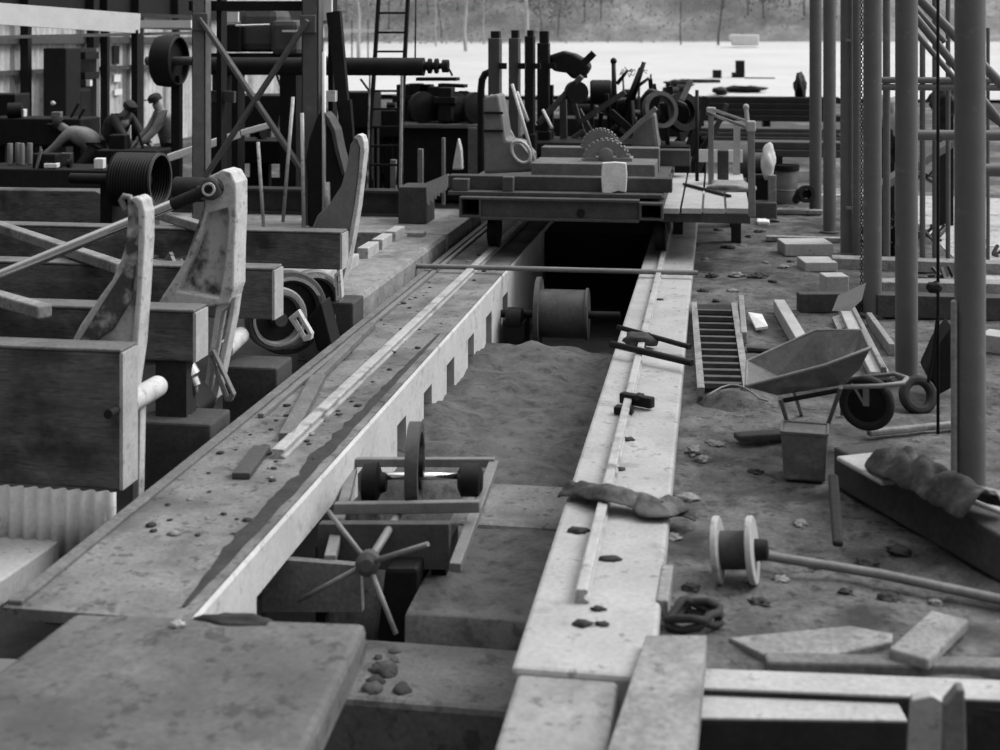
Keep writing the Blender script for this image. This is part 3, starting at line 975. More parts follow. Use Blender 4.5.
# scattered stones, clods and chips
st = [(715, 443, .05, 1), (694, 452, .07, 1), (703, 459, .06, 1), (687, 497, .07, 1), (672, 533, .05, 1), (733, 292, .06, 1), (737, 276, .08, 1), (712, 276, .08, 0), (760, 276, .09, 0), (772, 282, .06, 0), (718, 230, .07, 0), (748, 237, .05, 0), (790, 262, .05, 0), (770, 222, .1, 0), (757, 278, .09, 0), (820, 560, .05, 0), (760, 600, .05, 0), (800, 520, .05, 1), (780, 575, .04, 1), (845, 590, .04, 0), (888, 598, .05, 0), (755, 470, .05, 0), (742, 245, .06, 1), (705, 258, .05, 1), (728, 248, .07, 0), (690, 590, .06, 0), (752, 580, .04, 1), (703, 292, .06, 0), (935, 600, .04, 1), (716, 300, .05, 0), (868, 560, .06, 0), (900, 552, .07, 0), (766, 262, .05, 1), (783, 268, .06, 1), (725, 217, .06, 0), (760, 232, .07, 0)]
for i, (u, v, r, lt) in enumerate(st):
    p = G(u, v)
    mb = MB().lump((p.x, p.y, rough(p.x, p.y) + r * .1), (r * rng.uniform(.6, 1.0), r * rng.uniform(.5, .9), r * .35), i, .9, 3, freq=2.5)
    if lt:
        tag(mb.build('stone', M['stone']), 'small pale stone or chip lying loose on the right hand dirt', 'stone', 'pale stones on the dirt')
    else:
        tag(mb.build('clod', M['stonedark']), 'small dark clod lying loose on the right hand dirt', 'clod', 'dark clods on the dirt')
for i in range(90):
    x = rng.uniform(-2.88, -2.25)
    yy = 6.2 + 9 * rng.random() ** 1.5
    r = rng.uniform(.006, .02)
    mb = MB().lump((x, yy, r * .3), (r * 1.6, r * 1.6, r * .6), i, .5, 1)
    tag(mb.build('chip', M['stonedark'] if i % 5 else M['stone']), 'small chip among the litter on top of the left foundation', 'chip', 'chips on the left foundation')
for i, (u, v, r) in enumerate(((646, 322, .03), (640, 395, .03), (628, 440, .04), (612, 560, .05), (598, 610, .03), (603, 625, .03), (583, 625, .04), (578, 532, .05), (620, 470, .03), (655, 292, .04), (660, 300, .03))):
    p = G(u, v, 0)
    mb = MB().lump((p.x, p.y, .005), (r * 1.0, r * .7, r * .3), i, .9, 2, freq=2.5)
    tag(mb.build('chip', M['stonedark']), 'small dark clod on top of the pale right track wall', 'chip', 'dark clods on the right wall')
tag(MB().lump(G(177, 625, .01), (.03, .02, .02), 3, .9, 3, freq=2.2).build('stone', M['woodlight']), 'white stone lying where the slab meets the left foundation', 'stone')
tag(MB().lump(G(234, 622, .0), (.16, .04, .03), 6, .5, 3).build('dirt_ridge', M['stonedark']), 'dark ridge of dirt along the foot of the white foundation end', 'dirt')

# ------------------------------------------------------------------ left: log deck timbers
XE = -3.15


def deck_timber(Y, z0, z1, thick, x0, label, m='deckwood', endm='woodlight'):
    t = thing('deck_timber', label, 'timber', V(((x0 + XE) / 2, Y, z0)), 'crosswise log deck timbers')
    MB().span(x0, XE, Y, Y + thick, z0, z1 - .02).build('baulk', M[m], t, bevel=.012)
    MB().span(x0, XE + .01, Y - .004, Y + thick + .004, z1 - .02, z1).build('lit_top_strip', M['woodmid'], t, bevel=.008)  # lighter strip paints the lit top of the timber
    o = MB().span(XE, XE + .02, Y - .0, Y + thick, z0, z1 - .02).build('lit_end_face', M[endm], t)  # end face coloured lighter, as the sun would show it
    for k in range(3):
        q = V((x0 + 1 + k * 1.6, Y + thick / 2, 0))
        if Y > 7:
            MB().span(q.x - .1, q.x + .1, Y + .02, Y + thick - .02, -.42, z0).build('trestle_leg', M['woodblack'], t)
    return t


deck_timber(6.82, -.016, .737, .19, -7.0, 'deepest and nearest crosswise timber, dark face, left edge of the picture')
deck_timber(7.85, .426, .745, .20, -7.5, 'second nearest crosswise timber, its end between the two pale castings')
deck_timber(9.34, .377, .75, .20, -8.5, 'third crosswise timber, showing just right of the tall casting with the pin')
deck_timber(11.12, .436, .76, .20, -9.0, 'fourth crosswise timber, dark, beneath the curved grey casting')
t = thing('deck_timber', 'far dark crosswise timber with sloping end behind the ribbed drum', 'timber', V((-7, 12.9, .4)), 'crosswise log deck timbers')
mb = MB().prism([[P(-60, 189, 12.9), P(95, 191, 12.9), P(120, 203, 12.9), P(150, 210, 12.9), P(150, 240, 12.9), P(-60, 240, 12.9)]], V((0, .25, 0)))
mb.build('baulk', M['deckwood'], t, bevel=.012)
MB().span(-8, -7.8, 12.95, 13.1, -.42, .5).build('trestle_leg', M['woodblack'], t)
MB().span(-5.9, -5.7, 12.95, 13.1, -.42, .5).build('trestle_leg', M['woodblack'], t)
# corrugated skirt under first timber + pad
mb = MB()
n = 60
x0, x1 = -6.6, -3.16
rows = []
for i in range(n * 4 + 1):
    x = x0 + (x1 - x0) * i / (n * 4)
    yy = 6.80 + .018 * math.sin(i / 4 * 2 * math.pi * .7)
    rows.append((mb.bm.verts.new((x, yy, -.42)), mb.bm.verts.new((x, yy, -.02))))
for a, b in zip(rows, rows[1:]):
    mb.face([a[0], b[0], b[1], a[1]], True)
tag(mb.build('corrugated_skirt', M['concwhite'], solid=.006), 'strip of pale corrugated sheet under the nearest crosswise timber', 'sheet')
mb = MB().prism([[G(-80, 600, -.30), G(-10, 588, -.30), G(75, 530, -.30), G(76, 514, -.30), G(-80, 514, -.30)]], V((0, 0, -.14)))
tag(mb.build('concrete_pad', M['conc'], bevel=.01), 'pale low concrete pad left of the foundation beneath the deck', 'pad')
tag(MB().lump(G(14, 528, -.28), (.12, .05, .03), 2, .5).build('rag', M['cloth']), 'dark rag lying on the pale low concrete pad', 'rag')
timber('curb_timber', 'dark curb timber beside the pale pad along the left foundation', V((-3.06, 5.9, -.24)), V((-3.06, 8.2, -.24)), .10, .2, 'wooddark')

# stub blocks between timbers and foundation
for (u0, u1, v0, v1, Y, lab) in ((135, 213, 421, 462, 7.75, 'dark block with lit top between nearest timber and the foundation'), (222, 291, 366, 402, 9.0, 'dark block beside the foundation below the steel links'), (325, 358, 302, 330, 11.0, 'small dark block by the foundation near the flanged rollers')):
    a, b = P(u0, v0, Y), P(u1, v1, Y)
    mb = MB().span(a.x, min(b.x, -3.0), Y, Y + .35, -.42, a.z)
    tag(mb.build('bearing_block', M['wooddark'], bevel=.015), lab, 'block')

# rails over the deck (diagonal skid bars)
timber('skid_bar', 'light diagonal skid bar lying over the deck timbers behind the front casting', G(-30, 217, .80), G(122, 268, .80), .10, .08, 'wood', 'skid')
timber('skid_bar', 'short light skid bar at the left edge of the log deck', G(-30, 290, .80), G(45, 312, .78), .10, .08, 'wood', 'skid')
timber('skid_bar', 'light skid bar passing behind the pinned casting', G(155, 213, .80), G(205, 228, .80), .10, .08, 'wood', 'skid')
mb = MB()
for i in range(16):
    a = G(170 + rng.uniform(-12, 14), 262 + rng.uniform(-8, 8), .5)
    mb.bar(a, a + V((rng.uniform(-.2, .2), rng.uniform(-.1, .1), rng.uniform(-.03, .1))), .04, .03)
tag(mb.build('chain_heap', M['steel']), 'heap of chain pieces on the deck left of the pinned casting', 'chain')


# ------------------------------------------------------------------ castings (knees)
def pxl(pts, Y):
    return [P(u, v, Y) for u, v in pts]


t = thing('log_stop_casting', 'nearest pale mottled cast arm rising behind the deepest timber', 'casting', P(110, 440, 7.35), 'cast log stop arms')
Y = 7.2
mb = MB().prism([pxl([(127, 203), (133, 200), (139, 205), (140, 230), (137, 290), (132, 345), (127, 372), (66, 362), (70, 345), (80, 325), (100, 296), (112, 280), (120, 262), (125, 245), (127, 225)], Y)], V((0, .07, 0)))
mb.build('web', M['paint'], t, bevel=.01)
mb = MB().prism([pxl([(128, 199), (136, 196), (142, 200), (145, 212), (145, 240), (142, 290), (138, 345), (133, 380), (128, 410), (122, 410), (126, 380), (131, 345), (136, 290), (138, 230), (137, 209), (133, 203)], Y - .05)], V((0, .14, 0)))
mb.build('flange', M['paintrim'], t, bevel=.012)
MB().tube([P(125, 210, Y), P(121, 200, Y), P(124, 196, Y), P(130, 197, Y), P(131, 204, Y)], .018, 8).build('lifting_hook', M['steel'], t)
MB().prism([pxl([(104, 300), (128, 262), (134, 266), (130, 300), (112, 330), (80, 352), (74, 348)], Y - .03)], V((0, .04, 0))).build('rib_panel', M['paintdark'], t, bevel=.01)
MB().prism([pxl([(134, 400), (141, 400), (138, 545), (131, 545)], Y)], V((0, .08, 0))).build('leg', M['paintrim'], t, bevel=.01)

t = thing('log_stop_casting', 'tall pale cast arm with hollow panel, pinned to the shiny rod', 'casting', P(200, 400, 8.6), 'cast log stop arms')
Y = 8.5
outer = [(202, 188), (210, 176), (222, 170), (230, 172), (236, 183), (236, 215), (234.5, 250), (234, 287), (229, 304), (200, 308), (156, 307), (161, 298), (178, 272), (190, 250), (200, 226), (205, 206)]
inner = [(207, 213), (216, 211), (227, 208), (228.5, 216), (227, 240), (224, 266), (219, 298), (200, 295), (178, 291), (184, 276), (195, 252), (202, 233)]
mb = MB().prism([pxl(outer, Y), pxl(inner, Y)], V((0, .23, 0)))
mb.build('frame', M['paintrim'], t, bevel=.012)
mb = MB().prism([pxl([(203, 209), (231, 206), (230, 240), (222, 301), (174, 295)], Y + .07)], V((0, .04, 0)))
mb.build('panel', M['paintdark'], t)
pc = P(213, 188, Y)
MB().lathe(pc + V((0, .02, 0)), V((0, -1, 0)), [(0, .075), (.08, .075), (.09, .06)], 24).build('pin_boss', M['irongrey'], t)
MB().wheel(pc + V((0, -.075, 0)), V((0, 1, 0)), .045, .032, .02, 20).build('pin_ring', M['paintrim'], t)
mb = MB().prism([pxl([(216, 306), (236, 296), (233, 318), (217, 398), (208, 408), (202, 400)], Y + .02), pxl([(221, 313), (230, 305), (227, 325), (213, 386), (207, 393)], Y + .02)], V((0, .12, 0)))
mb.build('lower_fork', M['paintrim'], t, bevel=.008)
mb = MB().prism([pxl([(207, 352), (213, 350), (234, 395), (231, 402), (225, 402)], Y - .05), pxl([(210, 357), (213, 356), (230, 394), (226.5, 397)], Y - .05)], V((0, .05, 0)))
mb.build('link', M['steel'], t, bevel=.006)

t = thing('log_stop_casting', 'smooth grey curved cast arm standing behind the fourth timber', 'casting', P(335, 260, 11.5), 'cast log stop arms')
Y = 11.5
mb = MB().prism([pxl([(350, 145), (355, 138), (360, 141), (359, 165), (355, 205), (350, 235), (346, 262), (309, 262), (311, 230), (317, 216), (330, 203), (341, 186), (347, 165)], Y)], V((0, .10, 0)))
mb.build('web', M['steel'], t, bevel=.012)
mb = MB().prism([pxl([(353, 138), (358, 134), (362, 136), (364, 142), (364.5, 152), (362, 175), (358.5, 205), (353, 238), (348, 262), (342, 285), (338, 285), (344, 260), (349, 235), (354.5, 205), (358.5, 172), (360, 148), (357, 140)], Y - .02)], V((0, .15, 0)))
mb.build('flange', M['paintrim'], t, bevel=.008)

t = thing('log_stop_casting', 'dark pointed cast arm standing against the right tower leg', 'casting', P(322, 226, 15.3), 'cast log stop arms')
Y = 15.3
mb = MB().prism([pxl([(307, 182), (305, 160), (309, 138), (316, 118), (322, 108), (328, 116), (334, 128), (338, 150), (341, 168), (346, 180), (346, 227), (307, 227)], Y)], V((0, .2, 0)))
mb.build('web', M['iron'], t, bevel=.03)
mb = MB().prism([pxl([(324, 112), (329, 118), (335, 130), (339, 150), (345, 174), (342, 176), (335, 152), (331, 132), (325, 122)], Y - .05)], V((0, .3, 0)))
mb.build('flange', M['irongrey'], t, bevel=.01)

# shiny rod
t = thing('piston_rod', 'shiny round piston rod running left from the pinned casting', 'rod', P(100, 235, 8.4))
a, b = P(213, 188, 8.47), P(-40, 292, 8.2)
q1 = a.lerp(b, .055)
q2 = a.lerp(b, .16)
MB().cyl(q2, b, .037, n=20).build('rod', M['bright'], t)
MB().cyl(q1, q2, .03, n=20).build('end_sleeve', M['bright'], t)
MB().lathe(q2, b - a, [(-.35, .031), (-.345, .042), (0, .042), (.01, .031)], 20).build('collar', M['iron'], t)
MB().bar(a.lerp(b, -.02), q1, .06, .10).build('clevis', M['irongrey'], t, bevel=.012)


# rollers, links near timber ends
def roller(name, label, a, b, r, m):
    t = thing(name, label, 'roller', (V(a) + V(b)) / 2 - V((0, 0, r)))
    MB().lathe(a, V(b) - V(a), [(0, r * .9), (.01, r), ((V(b) - V(a)).length - .01, r), ((V(b) - V(a)).length, r * .85)], 24).build('barrel', M[m], t)
    MB().cyl(V(a) - (V(b) - V(a)) * .6, V(b) + (V(b) - V(a)).normalized() * .06, r * .4).build('shaft', M['iron'], t)
    return t


roller('pipe_roller', 'pale pipe stub poking out beyond the end of the deepest timber', P(128, 403, 7.0), P(158, 386, 7.5), .062, 'paintrim')
roller('pipe_roller', 'pale pipe stub right of the pinned casting beneath third timber', P(225, 350, 8.9), P(241, 335, 9.3), .062, 'paintrim')
t = thing('hydraulic_valve', 'small bright fitting with bolts below the second timber', 'fitting', P(190, 385, 8.0))
MB().lathe(P(183, 358, 8.0), P(196, 384, 8.0) - P(183, 358, 8.0), [(0, .03), (.02, .055), (.12, .06), (.14, .035), (.19, .03)], 14).build('valve_body', M['bright'], t)
for u, v in ((190, 398), (196, 394), (180, 372)):
    MB().cyl(P(u, v - 8, 8.0), P(u, v, 8.0), .014, n=8).build('bolt', M['steel'], t)
tag(MB().bar(P(183, 392, 8.0), P(189, 419, 7.9), .012, .012).build('thin_lever', M['steel']), 'thin bright lever between the fitting and the dark block', 'lever')
for i, (u, v, Y, r, lab) in enumerate(((276, 318, 9.75, .235, 'front curved wheel rim bulging past the end of the third timber'), (287, 312, 10.35, .33, 'large middle curved wheel rim between third and fourth timbers'), (312, 302, 10.95, .27, 'rear curved wheel rim under the end of the fourth timber'))):
    c = P(u, v, Y)
    t = thing('roller_wheel', lab, 'wheel', c - V((0, 0, r)), 'curved wheel rims at the timber ends')
    ax = V((.62, -.78, .05)).normalized()
    MB().wheel(c, ax, r, r * .72, .10, 36).build('rim', M['steel' if i != 1 else 'irongrey'], t, bevel=.015)
    MB().wheel(c + ax * .06, ax, r * .86, r * .78, .03, 36).build('rim_band', M['bright'], t)
    MB().lathe(c - ax * .03, ax, [(0, r * .75), (.04, r * .75)], 28).build('disc', M['iron'], t)
    MB().cyl(c - ax * .25, c + ax * .12, .05).build('axle', M['irongrey'], t)
t = thing('steel_link', 'slotted steel yoke hanging right of the third timber end', 'yoke', P(302, 340, 9.7))
mb = MB().prism([pxl([(288, 318), (298, 310), (312, 334), (311, 340), (304, 342)], 9.6), pxl([(294, 320), (298, 317), (308, 334), (304, 337)], 9.6)], V((0, .06, 0)))
mb.build('yoke', M['paintrim'], t, bevel=.006)
t = thing('steel_link', 'slotted upright steel bracket at the end of the fourth timber', 'bracket', P(338, 302, 10.95))
mb = MB().prism([pxl([(334, 274), (340, 270), (342, 298), (336, 302)], 10.9), pxl([(336.3, 277), (339, 276), (340, 296), (337, 297)], 10.9)], V((0, .08, 0)))
mb.build('bracket', M['paintrim'], t, bevel=.006)
mb = MB().prism([pxl([(308, 318), (321, 302), (332, 345), (318, 352)], 10.2)], V((0, .25, 0)))
tag(mb.build('drop_plate', M['iron'], bevel=.01), 'black hanging plate between the slotted yoke and the foundation', 'plate')
mb = MB().prism([pxl([(160, 385), (176, 378), (200, 410), (198, 420), (160, 420)], 8.1)], V((0, .3, 0)))
tag(mb.build('motor_housing', M['iron'], bevel=.02), 'black housing behind the pale pipe stub near the foundation', 'housing')

# side sill along foundation + raised floor
mb = MB().prism([[V((-3.62, 11.4, -.42)), V((-3.04, 11.4, -.42)), V((-3.04, 11.4, .12)), V((-3.07, 11.4, .16)), V((-3.62, 11.4, .16))]], V((0, 3.8, 0)))
tag(mb.build('sill_timber', M['wood'], bevel=.01), 'pale long sill beside the left foundation beyond the fourth timber', 'sill')
for i, (u, v, Y) in enumerate(((353, 290, 12.0), (366, 276, 12.8), (385, 257, 13.6), (398, 248, 14.2), (408, 241, 14.8))):
    a = P(u, v, Y)
    tag(MB().box((-3.55, Y, .21), (.12, .45, .12)).build('edge_block', M['woodlight'], bevel=.01), ('nearest', 'second nearest', 'middle', 'second farthest', 'farthest')[i] + ' pale edging block in the row along the pale long sill', 'block', 'edging blocks on the sill')
struct('floor_left', MB().span(-9.5, -3.02, 15.15, 17.4, -.1, .17), M['wood'], bevel=.01)
t = thing('sill_post', 'short pale post at the far end of the pale long sill', 'post', P(415, 262, 15.0))
a = P(408, 232, 14.95)
MB().span(a.x, a.x + .18, 14.9, 15.1, -.42, a.z).build('post_body', M['wood'], t, bevel=.01)
t = thing('long_girder', 'long dark steel girder resting on the raised floor behind the tower foot', 'girder', P(320, 212, 16.6))
mb = MB()
a, b = P(170, 186, 16.6), P(432, 186, 16.6)
mb.span(a.x, b.x, 16.6, 16.66, .17, a.z).span(a.x, b.x, 16.5, 16.76, a.z - .03, a.z).span(a.x, b.x, 16.5, 16.76, .17, .20)
mb.build('web', M['wooddark'], t)
t = thing('striped_bracket', 'small pale slatted bracket beside the dark gap right of the girder', 'bracket', P(437, 200, 15.6))
mb = MB().prism([pxl([(426, 183), (448, 174), (448, 187), (427, 204)], 15.6)], V((0, .06, 0)))
mb.build('plate', M['woodlight'], t)
mb = MB()
for k in range(6):
    u = 429 + k * 3.4
    mb.bar(P(u, 196 - k * 1.6, 15.55), P(u, 205 - k * 3, 15.55), .015, .015)
mb.build('teeth', M['woodlight'], t)
mb = MB().span(P(400, 185, 16).x, P(428, 185, 16).x, 15.9, 16.4, .17, P(400, 187, 15.9).z)
tag(mb.build('timber_crib', M['wooddark'], bevel=.01), 'dark timber crib at the right end of the long girder', 'crib')

# ------------------------------------------------------------------ ribbed drum
t = thing('ribbed_drum', 'black ribbed open ended drum behind the front castings', 'drum', P(142, 205, 12.2))
c = P(160, 180, 12.0)
ax = V((-1, .02, 0)).normalized()
prof = [(0, .235), (.02, .25)]
for k in range(14):
    prof += [(.02 + k * .027, .25), (.03 + k * .027, .237), (.045 + k * .027, .25)]
prof += [(.42, .25)]
MB().lathe(c, ax, prof, 40, cap=False).build('shell', M['iron'], t, solid=.012)
MB().wheel(c, ax, .255, .232, .02, 40).build('rim', M['irongrey'], t)
MB().cyl(c + ax * .1, c + ax * .9, .05).build('shaft', M['iron'], t)
MB().lathe(c + ax * .2, ax, [(0, .24), (.02, .24)], 32).build('inner_disc', M['iron'], t)
MB().span(c.x - .62, c.x - .5, c.y + .05, c.y + .3, -.42, c.z - .02).build('stand', M['iron'], t)
mb = MB().lathe(P(176, 190, 11.5), V((1, .05, .03)), [(0, .12), (.25, .11), (.33, .07), (.38, .04)], 18)
tag(mb.build('motor_casing', M['iron']), 'black rounded casing between ribbed drum and the casting pin', 'casing')
# ------------------------------------------------------------------ tower
t = thing('steel_tower', 'cross braced steel tower frame standing on the raised floor', 'tower', V((-5.5, 16, .17)))
YT = 15.6
for u in (198.5, 310):
    a = P(u, 100, YT)
    wd = .17 if u < 250 else .21
    mb = MB()
    mb.span(a.x - wd / 2, a.x + wd / 2, YT, YT + .02, .17, 4.2)
    mb.span(a.x - wd / 2, a.x - wd / 2 + .02, YT, YT + .2, .17, 4.2)
    mb.span(a.x + wd / 2 - .02, a.x + wd / 2, YT, YT + .2, .17, 4.2)
    mb.build('leg', M['steel'] if u < 250 else M['post'], t, bevel=.006)
    mb = MB().span(a.x + wd / 2 + .03, a.x + wd / 2 + .09, YT + .3, YT + .5, .17, 4.2)
    mb.build('rear_leg', M['iron'], t)
MB().bar(P(200, 18, YT - .03), P(303, 172, YT - .03), .05, .12, V((0, 1, 0))).build('cross_brace', M['post'], t, bevel=.01)
MB().bar(P(308, 20, YT - .06), P(203, 180, YT - .06), .05, .12, V((0, 1, 0))).build('cross_brace', M['post'], t, bevel=.01)
for q_ in (P(200, 22, YT - .02), P(308, 24, YT - .02)):
    MB().box(q_, (.2, .03, .22)).build('gusset_plate', M['post'], t, bevel=.02)
MB().bar(P(190, 6, YT + .3), P(315, 6, YT + .3), .08, .12).build('cross_beam', M['iron'], t)
MB().bar(P(205, 96, YT + .4), P(235, 97, YT + .4), .08, .14).build('side_shelf', M['irongrey'], t)
mb = MB().bar(P(334, 12, YT + .3), P(345, 120, YT + .2), .17, .1, V((0, 1, 0)), .13, .1)
mb.bar(P(345, 100, YT + .2), P(352, 190, YT + .2), .15, .1, V((0, 1, 0)))
mb.build('slanting_strut', M['iron'], t)
MB().box(P(324, 10, YT + .3), (.22, .1, .25)).build('top_bracket', M['white'], t)
MB().box(P(331, 96, YT + .1), (.13, .1, .13)).build('side_plate', M['paintrim'], t)
# loose rods by the tower
for (a, b, r, m_, lab) in (((258, 142), (264, 232), .022, 'paintrim', 'pale thin bent rod standing left of the right tower leg'), ((302, 113), (304, 235), .024, 'paintrim', 'pale upright rod just left of the right tower leg'), ((293, 97), (283, 222), .022, 'paintrim', 'short pale slanting rod inside the tower bracing'), ((324, 52), (324, 222), .024, 'white', 'white rod standing right of the right tower leg'), ((327, 182), (328, 215), .035, 'paintrim', 'short pale stub post right of the dark pointed casting')):
    tag(MB().cyl(P(*a, 15.3), P(*b, 15.3), r, n=8).build('thin_rod', M[m_]), lab, 'rod')

# big pipe shaft + pulley + machine
t = thing('line_shaft', 'thick dark horizontal roller shaft passing behind the tower to a coupling', 'shaft', P(320, 65, 17.5))
YP = 17.5
MB().lathe(P(205, 66, YP), V((1, 0, 0)), [(0, .12), (P(424, 66, YP).x - P(205, 66, YP).x, .12)], 28).build('roller', M['iron'], t)
e = P(424, 66, YP)
MB().lathe(e, V((1, 0, 0)), [(-.02, .10), (.02, .06), (.05, .06), (.06, .10), (.10, .1), (.11, .05), (.14, .05), (.15, .1), (.19, .1), (.2, .04), (.24, .04), (.25, .085), (.33, .085), (.34, .03)], 20).build('coupling', M['iron'], t)
MB().tube([e + V((.3, 0, 0)), e + V((.36, -.05, -.06)), e + V((.4, -.1, -.12))], .015, 6).build('lever', M['iron'], t)
for u in (222, 316):
    q = P(u, 66, YP)
    MB().span(q.x - .1, q.x + .1, YP - .1, YP + .1, .0, q.z - .1).build('support_post', M['iron'], t)
t = thing('belt_pulley', 'big black belt pulley on the shaft end left of the tower', 'pulley', P(172, 88, 17.4))
c = P(174, 61, 17.4)
ax = V((.995, -.03, 0)).normalized()
MB().lathe(c - ax * .22, ax, [(0, .30), (.02, .33), (.15, .345), (.28, .33), (.30, .31)], 40, cap=False).build('rim', M['iron'], t, solid=.025)
mb = MB().lathe(c - ax * .02, ax, [(0, .32), (.02, .32)], 32)
mb.build('web_disc', M['iron'], t)
MB().cyl(c - ax * .4, c + ax * .3, .06).build('hub', M['irongrey'], t)
MB().bar(c - V((0, 0, .2)) + V((0, .1, 0)), V((c.x, c.y + .1, -.05)), .12, .12).build('pedestal', M['iron'], t)
t = thing('gear_reducer', 'dark round backed machine housing high up between the tower legs', 'machine', P(262, 56, 18.3))
mb = MB()
a, b = P(238, 52, 18.3), P(278, 8, 18.3)
mb.span(a.x, b.x, 18.3, 19, a.z, b.z)
mb.build('housing', M['irongrey'], t, bevel=.12)
MB().span(P(226, 52, 18.2).x, P(240, 52, 18.2).x, 18.2, 18.8, P(226, 52, 18.2).z, P(226, 24, 18.2).z).build('side_box', M['iron'], t, bevel=.03)
MB().span(P(222, 20, 18.1).x, P(238, 20, 18.1).x, 18.1, 18.15, P(222, 22, 18.1).z, P(222, 12, 18.1).z).build('white_plate', M['white'], t)
MB().span(P(282, 40, 18.1).x, P(297, 30, 18.1).x, 18.1, 18.15, P(282, 32, 18.1).z, P(282, 30, 18.1).z).build('white_plate', M['white'], t)
MB().cyl(P(236, 26, 18.2), P(270, 25, 18.2), .02).build('oil_pipe', M['bright'], t)
MB().span(P(272, 52, 18.3).x, P(300, 52, 18.3).x, 18.2, 18.8, P(272, 55, 18.3).z, P(272, 20, 18.3).z).build('motor_block', M['irongrey'], t, bevel=.08)
mb = MB()
for u in (232, 290):
    q = P(u, 55, 18.5)
    mb.span(q.x - .12, q.x + .12, 18.4, 18.7, -.05, q.z)
mb.bar(P(205, 56, 18.5), P(320, 56, 18.5), .4, .08)
mb.build('support_frame', M['iron'], t)

# ladder
t = thing('steel_ladder', 'tall black ladder leaning up out of frame beside the roller shaft', 'ladder', P(385, 180, 18))
YL = 18.4
MB().bar(P(366.5, 190, YL), P(380, -20, YL + .4), .05, .06).build('side_rail', M['iron'], t)
MB().bar(P(398, 185, YL), P(409, -20, YL + .4), .05, .07).build('side_rail', M['iron'], t)
for v in (-6, 13, 32.5, 51.5, 71, 91, 109, 127, 146, 165):
    f = (190 - v) / 210
    MB().bar(P(367 + 13 * f, v, YL + .4 * f), P(398 + 11 * f, v, YL + .4 * f), .035, .03).build('rung', M['iron'], t)
tag(MB().bar(P(402, 62, YL - .1), P(400, 213, YL - .1), .035, .03).build('pale_pole', M['paintrim']), 'pale thin pole standing along the right side of the ladder', 'pole')
tag(MB().bar(P(370, 75, YL - .1), P(366.5, 213, YL - .1), .02, .03).build('pale_pole', M['paint']), 'pale thin pole standing along the left side of the ladder', 'pole')
tag(MB().cyl(P(416, -10, 19), P(415, 70, 19), .012, n=6).build('hanging_cable', M['iron']), 'thin dark cable hanging above the shaft coupling', 'cable')

# ------------------------------------------------------------------ shed wall on the left
XW = -13.0


def onwall(u, v, X=XW):
    r = ray(u, v)
    return CAM + r * (X / r.x)


mb = MB()
y0, y1 = 20.0, 44.0
rows = []
n = 520
for i in range(n + 1):
    yy = y0 + (y1 - y0) * i / n
    x = XW + .035 * math.sin(yy / .22 * 2 * math.pi)
    rows.append((mb.bm.verts.new((x, yy, -.06)), mb.bm.verts.new((x, yy, 6.5))))
for a, b in zip(rows, rows[1:]):
    mb.face([a[0], b[0], b[1], a[1]], True)
struct('wall_left', mb, M['sheet'])
k = 0
for u, w_ in ((26, .14), (93, .25), (105, .12), (138, .28), (176, .12)):
    a = onwall(u, 60, XW + .25)
    struct('trim_%d' % (10 + k), MB().span(a.x - .08, a.x + .08, a.y - w_ / 2, a.y + w_ / 2, -.06, 6.5), M['iron'])
    k += 1
for (v0, u0, h_) in ((40, 60, .14), (72, 25, .08), (1, 60, .5)):
    z = onwall(u0, v0, XW + .12).z
    struct('trim_%d' % (10 + k), MB().span(XW + .04, XW + .16, y0, y1, z - h_ / 2, z + h_ / 2), M['irongrey'] if v0 > 20 else M['iron'])
    k += 1
# dark door leaf, racks
t = thing('dark_cabinet', 'tall black cabinet standing before the corrugated wall', 'cabinet', V((-12.2, 24.5, -.06)))
a, b = P(43, 48, 23.6), P(66, 48, 23.6)
MB().span(a.x, b.x, 23.6, 24.2, -.06, a.z).build('carcass', M['iron'], t, bevel=.02)
MB().lump(P(53, 103, 23.5), (.05, .03, .04), 1, .2, 2).build('handle', M['white'], t)
t = thing('parts_rack', 'rack of dark shelves with pale panels by the corrugated wall', 'rack', P(80, 110, 25))
a, b = P(66, 48, 25), P(92, 48, 25)
MB().span(a.x, b.x, 25.2, 25.3, -.06, a.z).build('back_panel', M['steel'], t)
for v in (52, 72):
    MB().span(P(66, v, 24.8).x, P(90, v, 24.8).x, 24.6, 25.2, P(66, v + 7, 24.8).z, P(66, v, 24.8).z).build('shelf_box', M['iron'], t)
MB().span(P(70, 86, 24.8).x, P(84, 86, 24.8).x, 24.6, 25.2, -.06, P(70, 86, 24.8).z).build('lower_box', M['iron'], t, bevel=.1)
MB().span(P(86, 82, 24.5).x, P(90, 82, 24.5).x, 24.5, 24.6, P(66, 86, 24.5).z, P(66, 80, 24.5).z).build('white_tag', M['white'], t)
tag(MB().span(P(-20, 94, 20.5).x, P(15, 94, 20.5).x, 20.5, 21, -.05, P(0, 94, 20.5).z).build('dark_crate', M['iron'], bevel=.02), 'black crate at the left edge before the corrugated wall', 'crate')
for (u, v, w_, h_, lab) in ((117, 78, 7, 8, 'upper small bright opening in the corrugated wall sheet'), (118, 92, 8, 6, 'lower small bright opening in the corrugated wall sheet')):  # bright wall openings painted as white patches
    a = onwall(u, v, XW + .06)
    mb = MB().box((XW + .06, a.y, a.z), (.03, w_ * a.y / F * 2.2, h_ * a.y / F))
    tag(mb.build('opening_patch', M['white']), lab.replace('opening in', 'white patch for an opening in'), 'sheet')
a = onwall(116, 55, XW + .06)
tag(MB().box((XW + .06, a.y, a.z), (.03, .28, .4)).build('dark_sheet', M['iron']), 'small dark upright panel on the corrugated wall above the white opening patches', 'sheet')
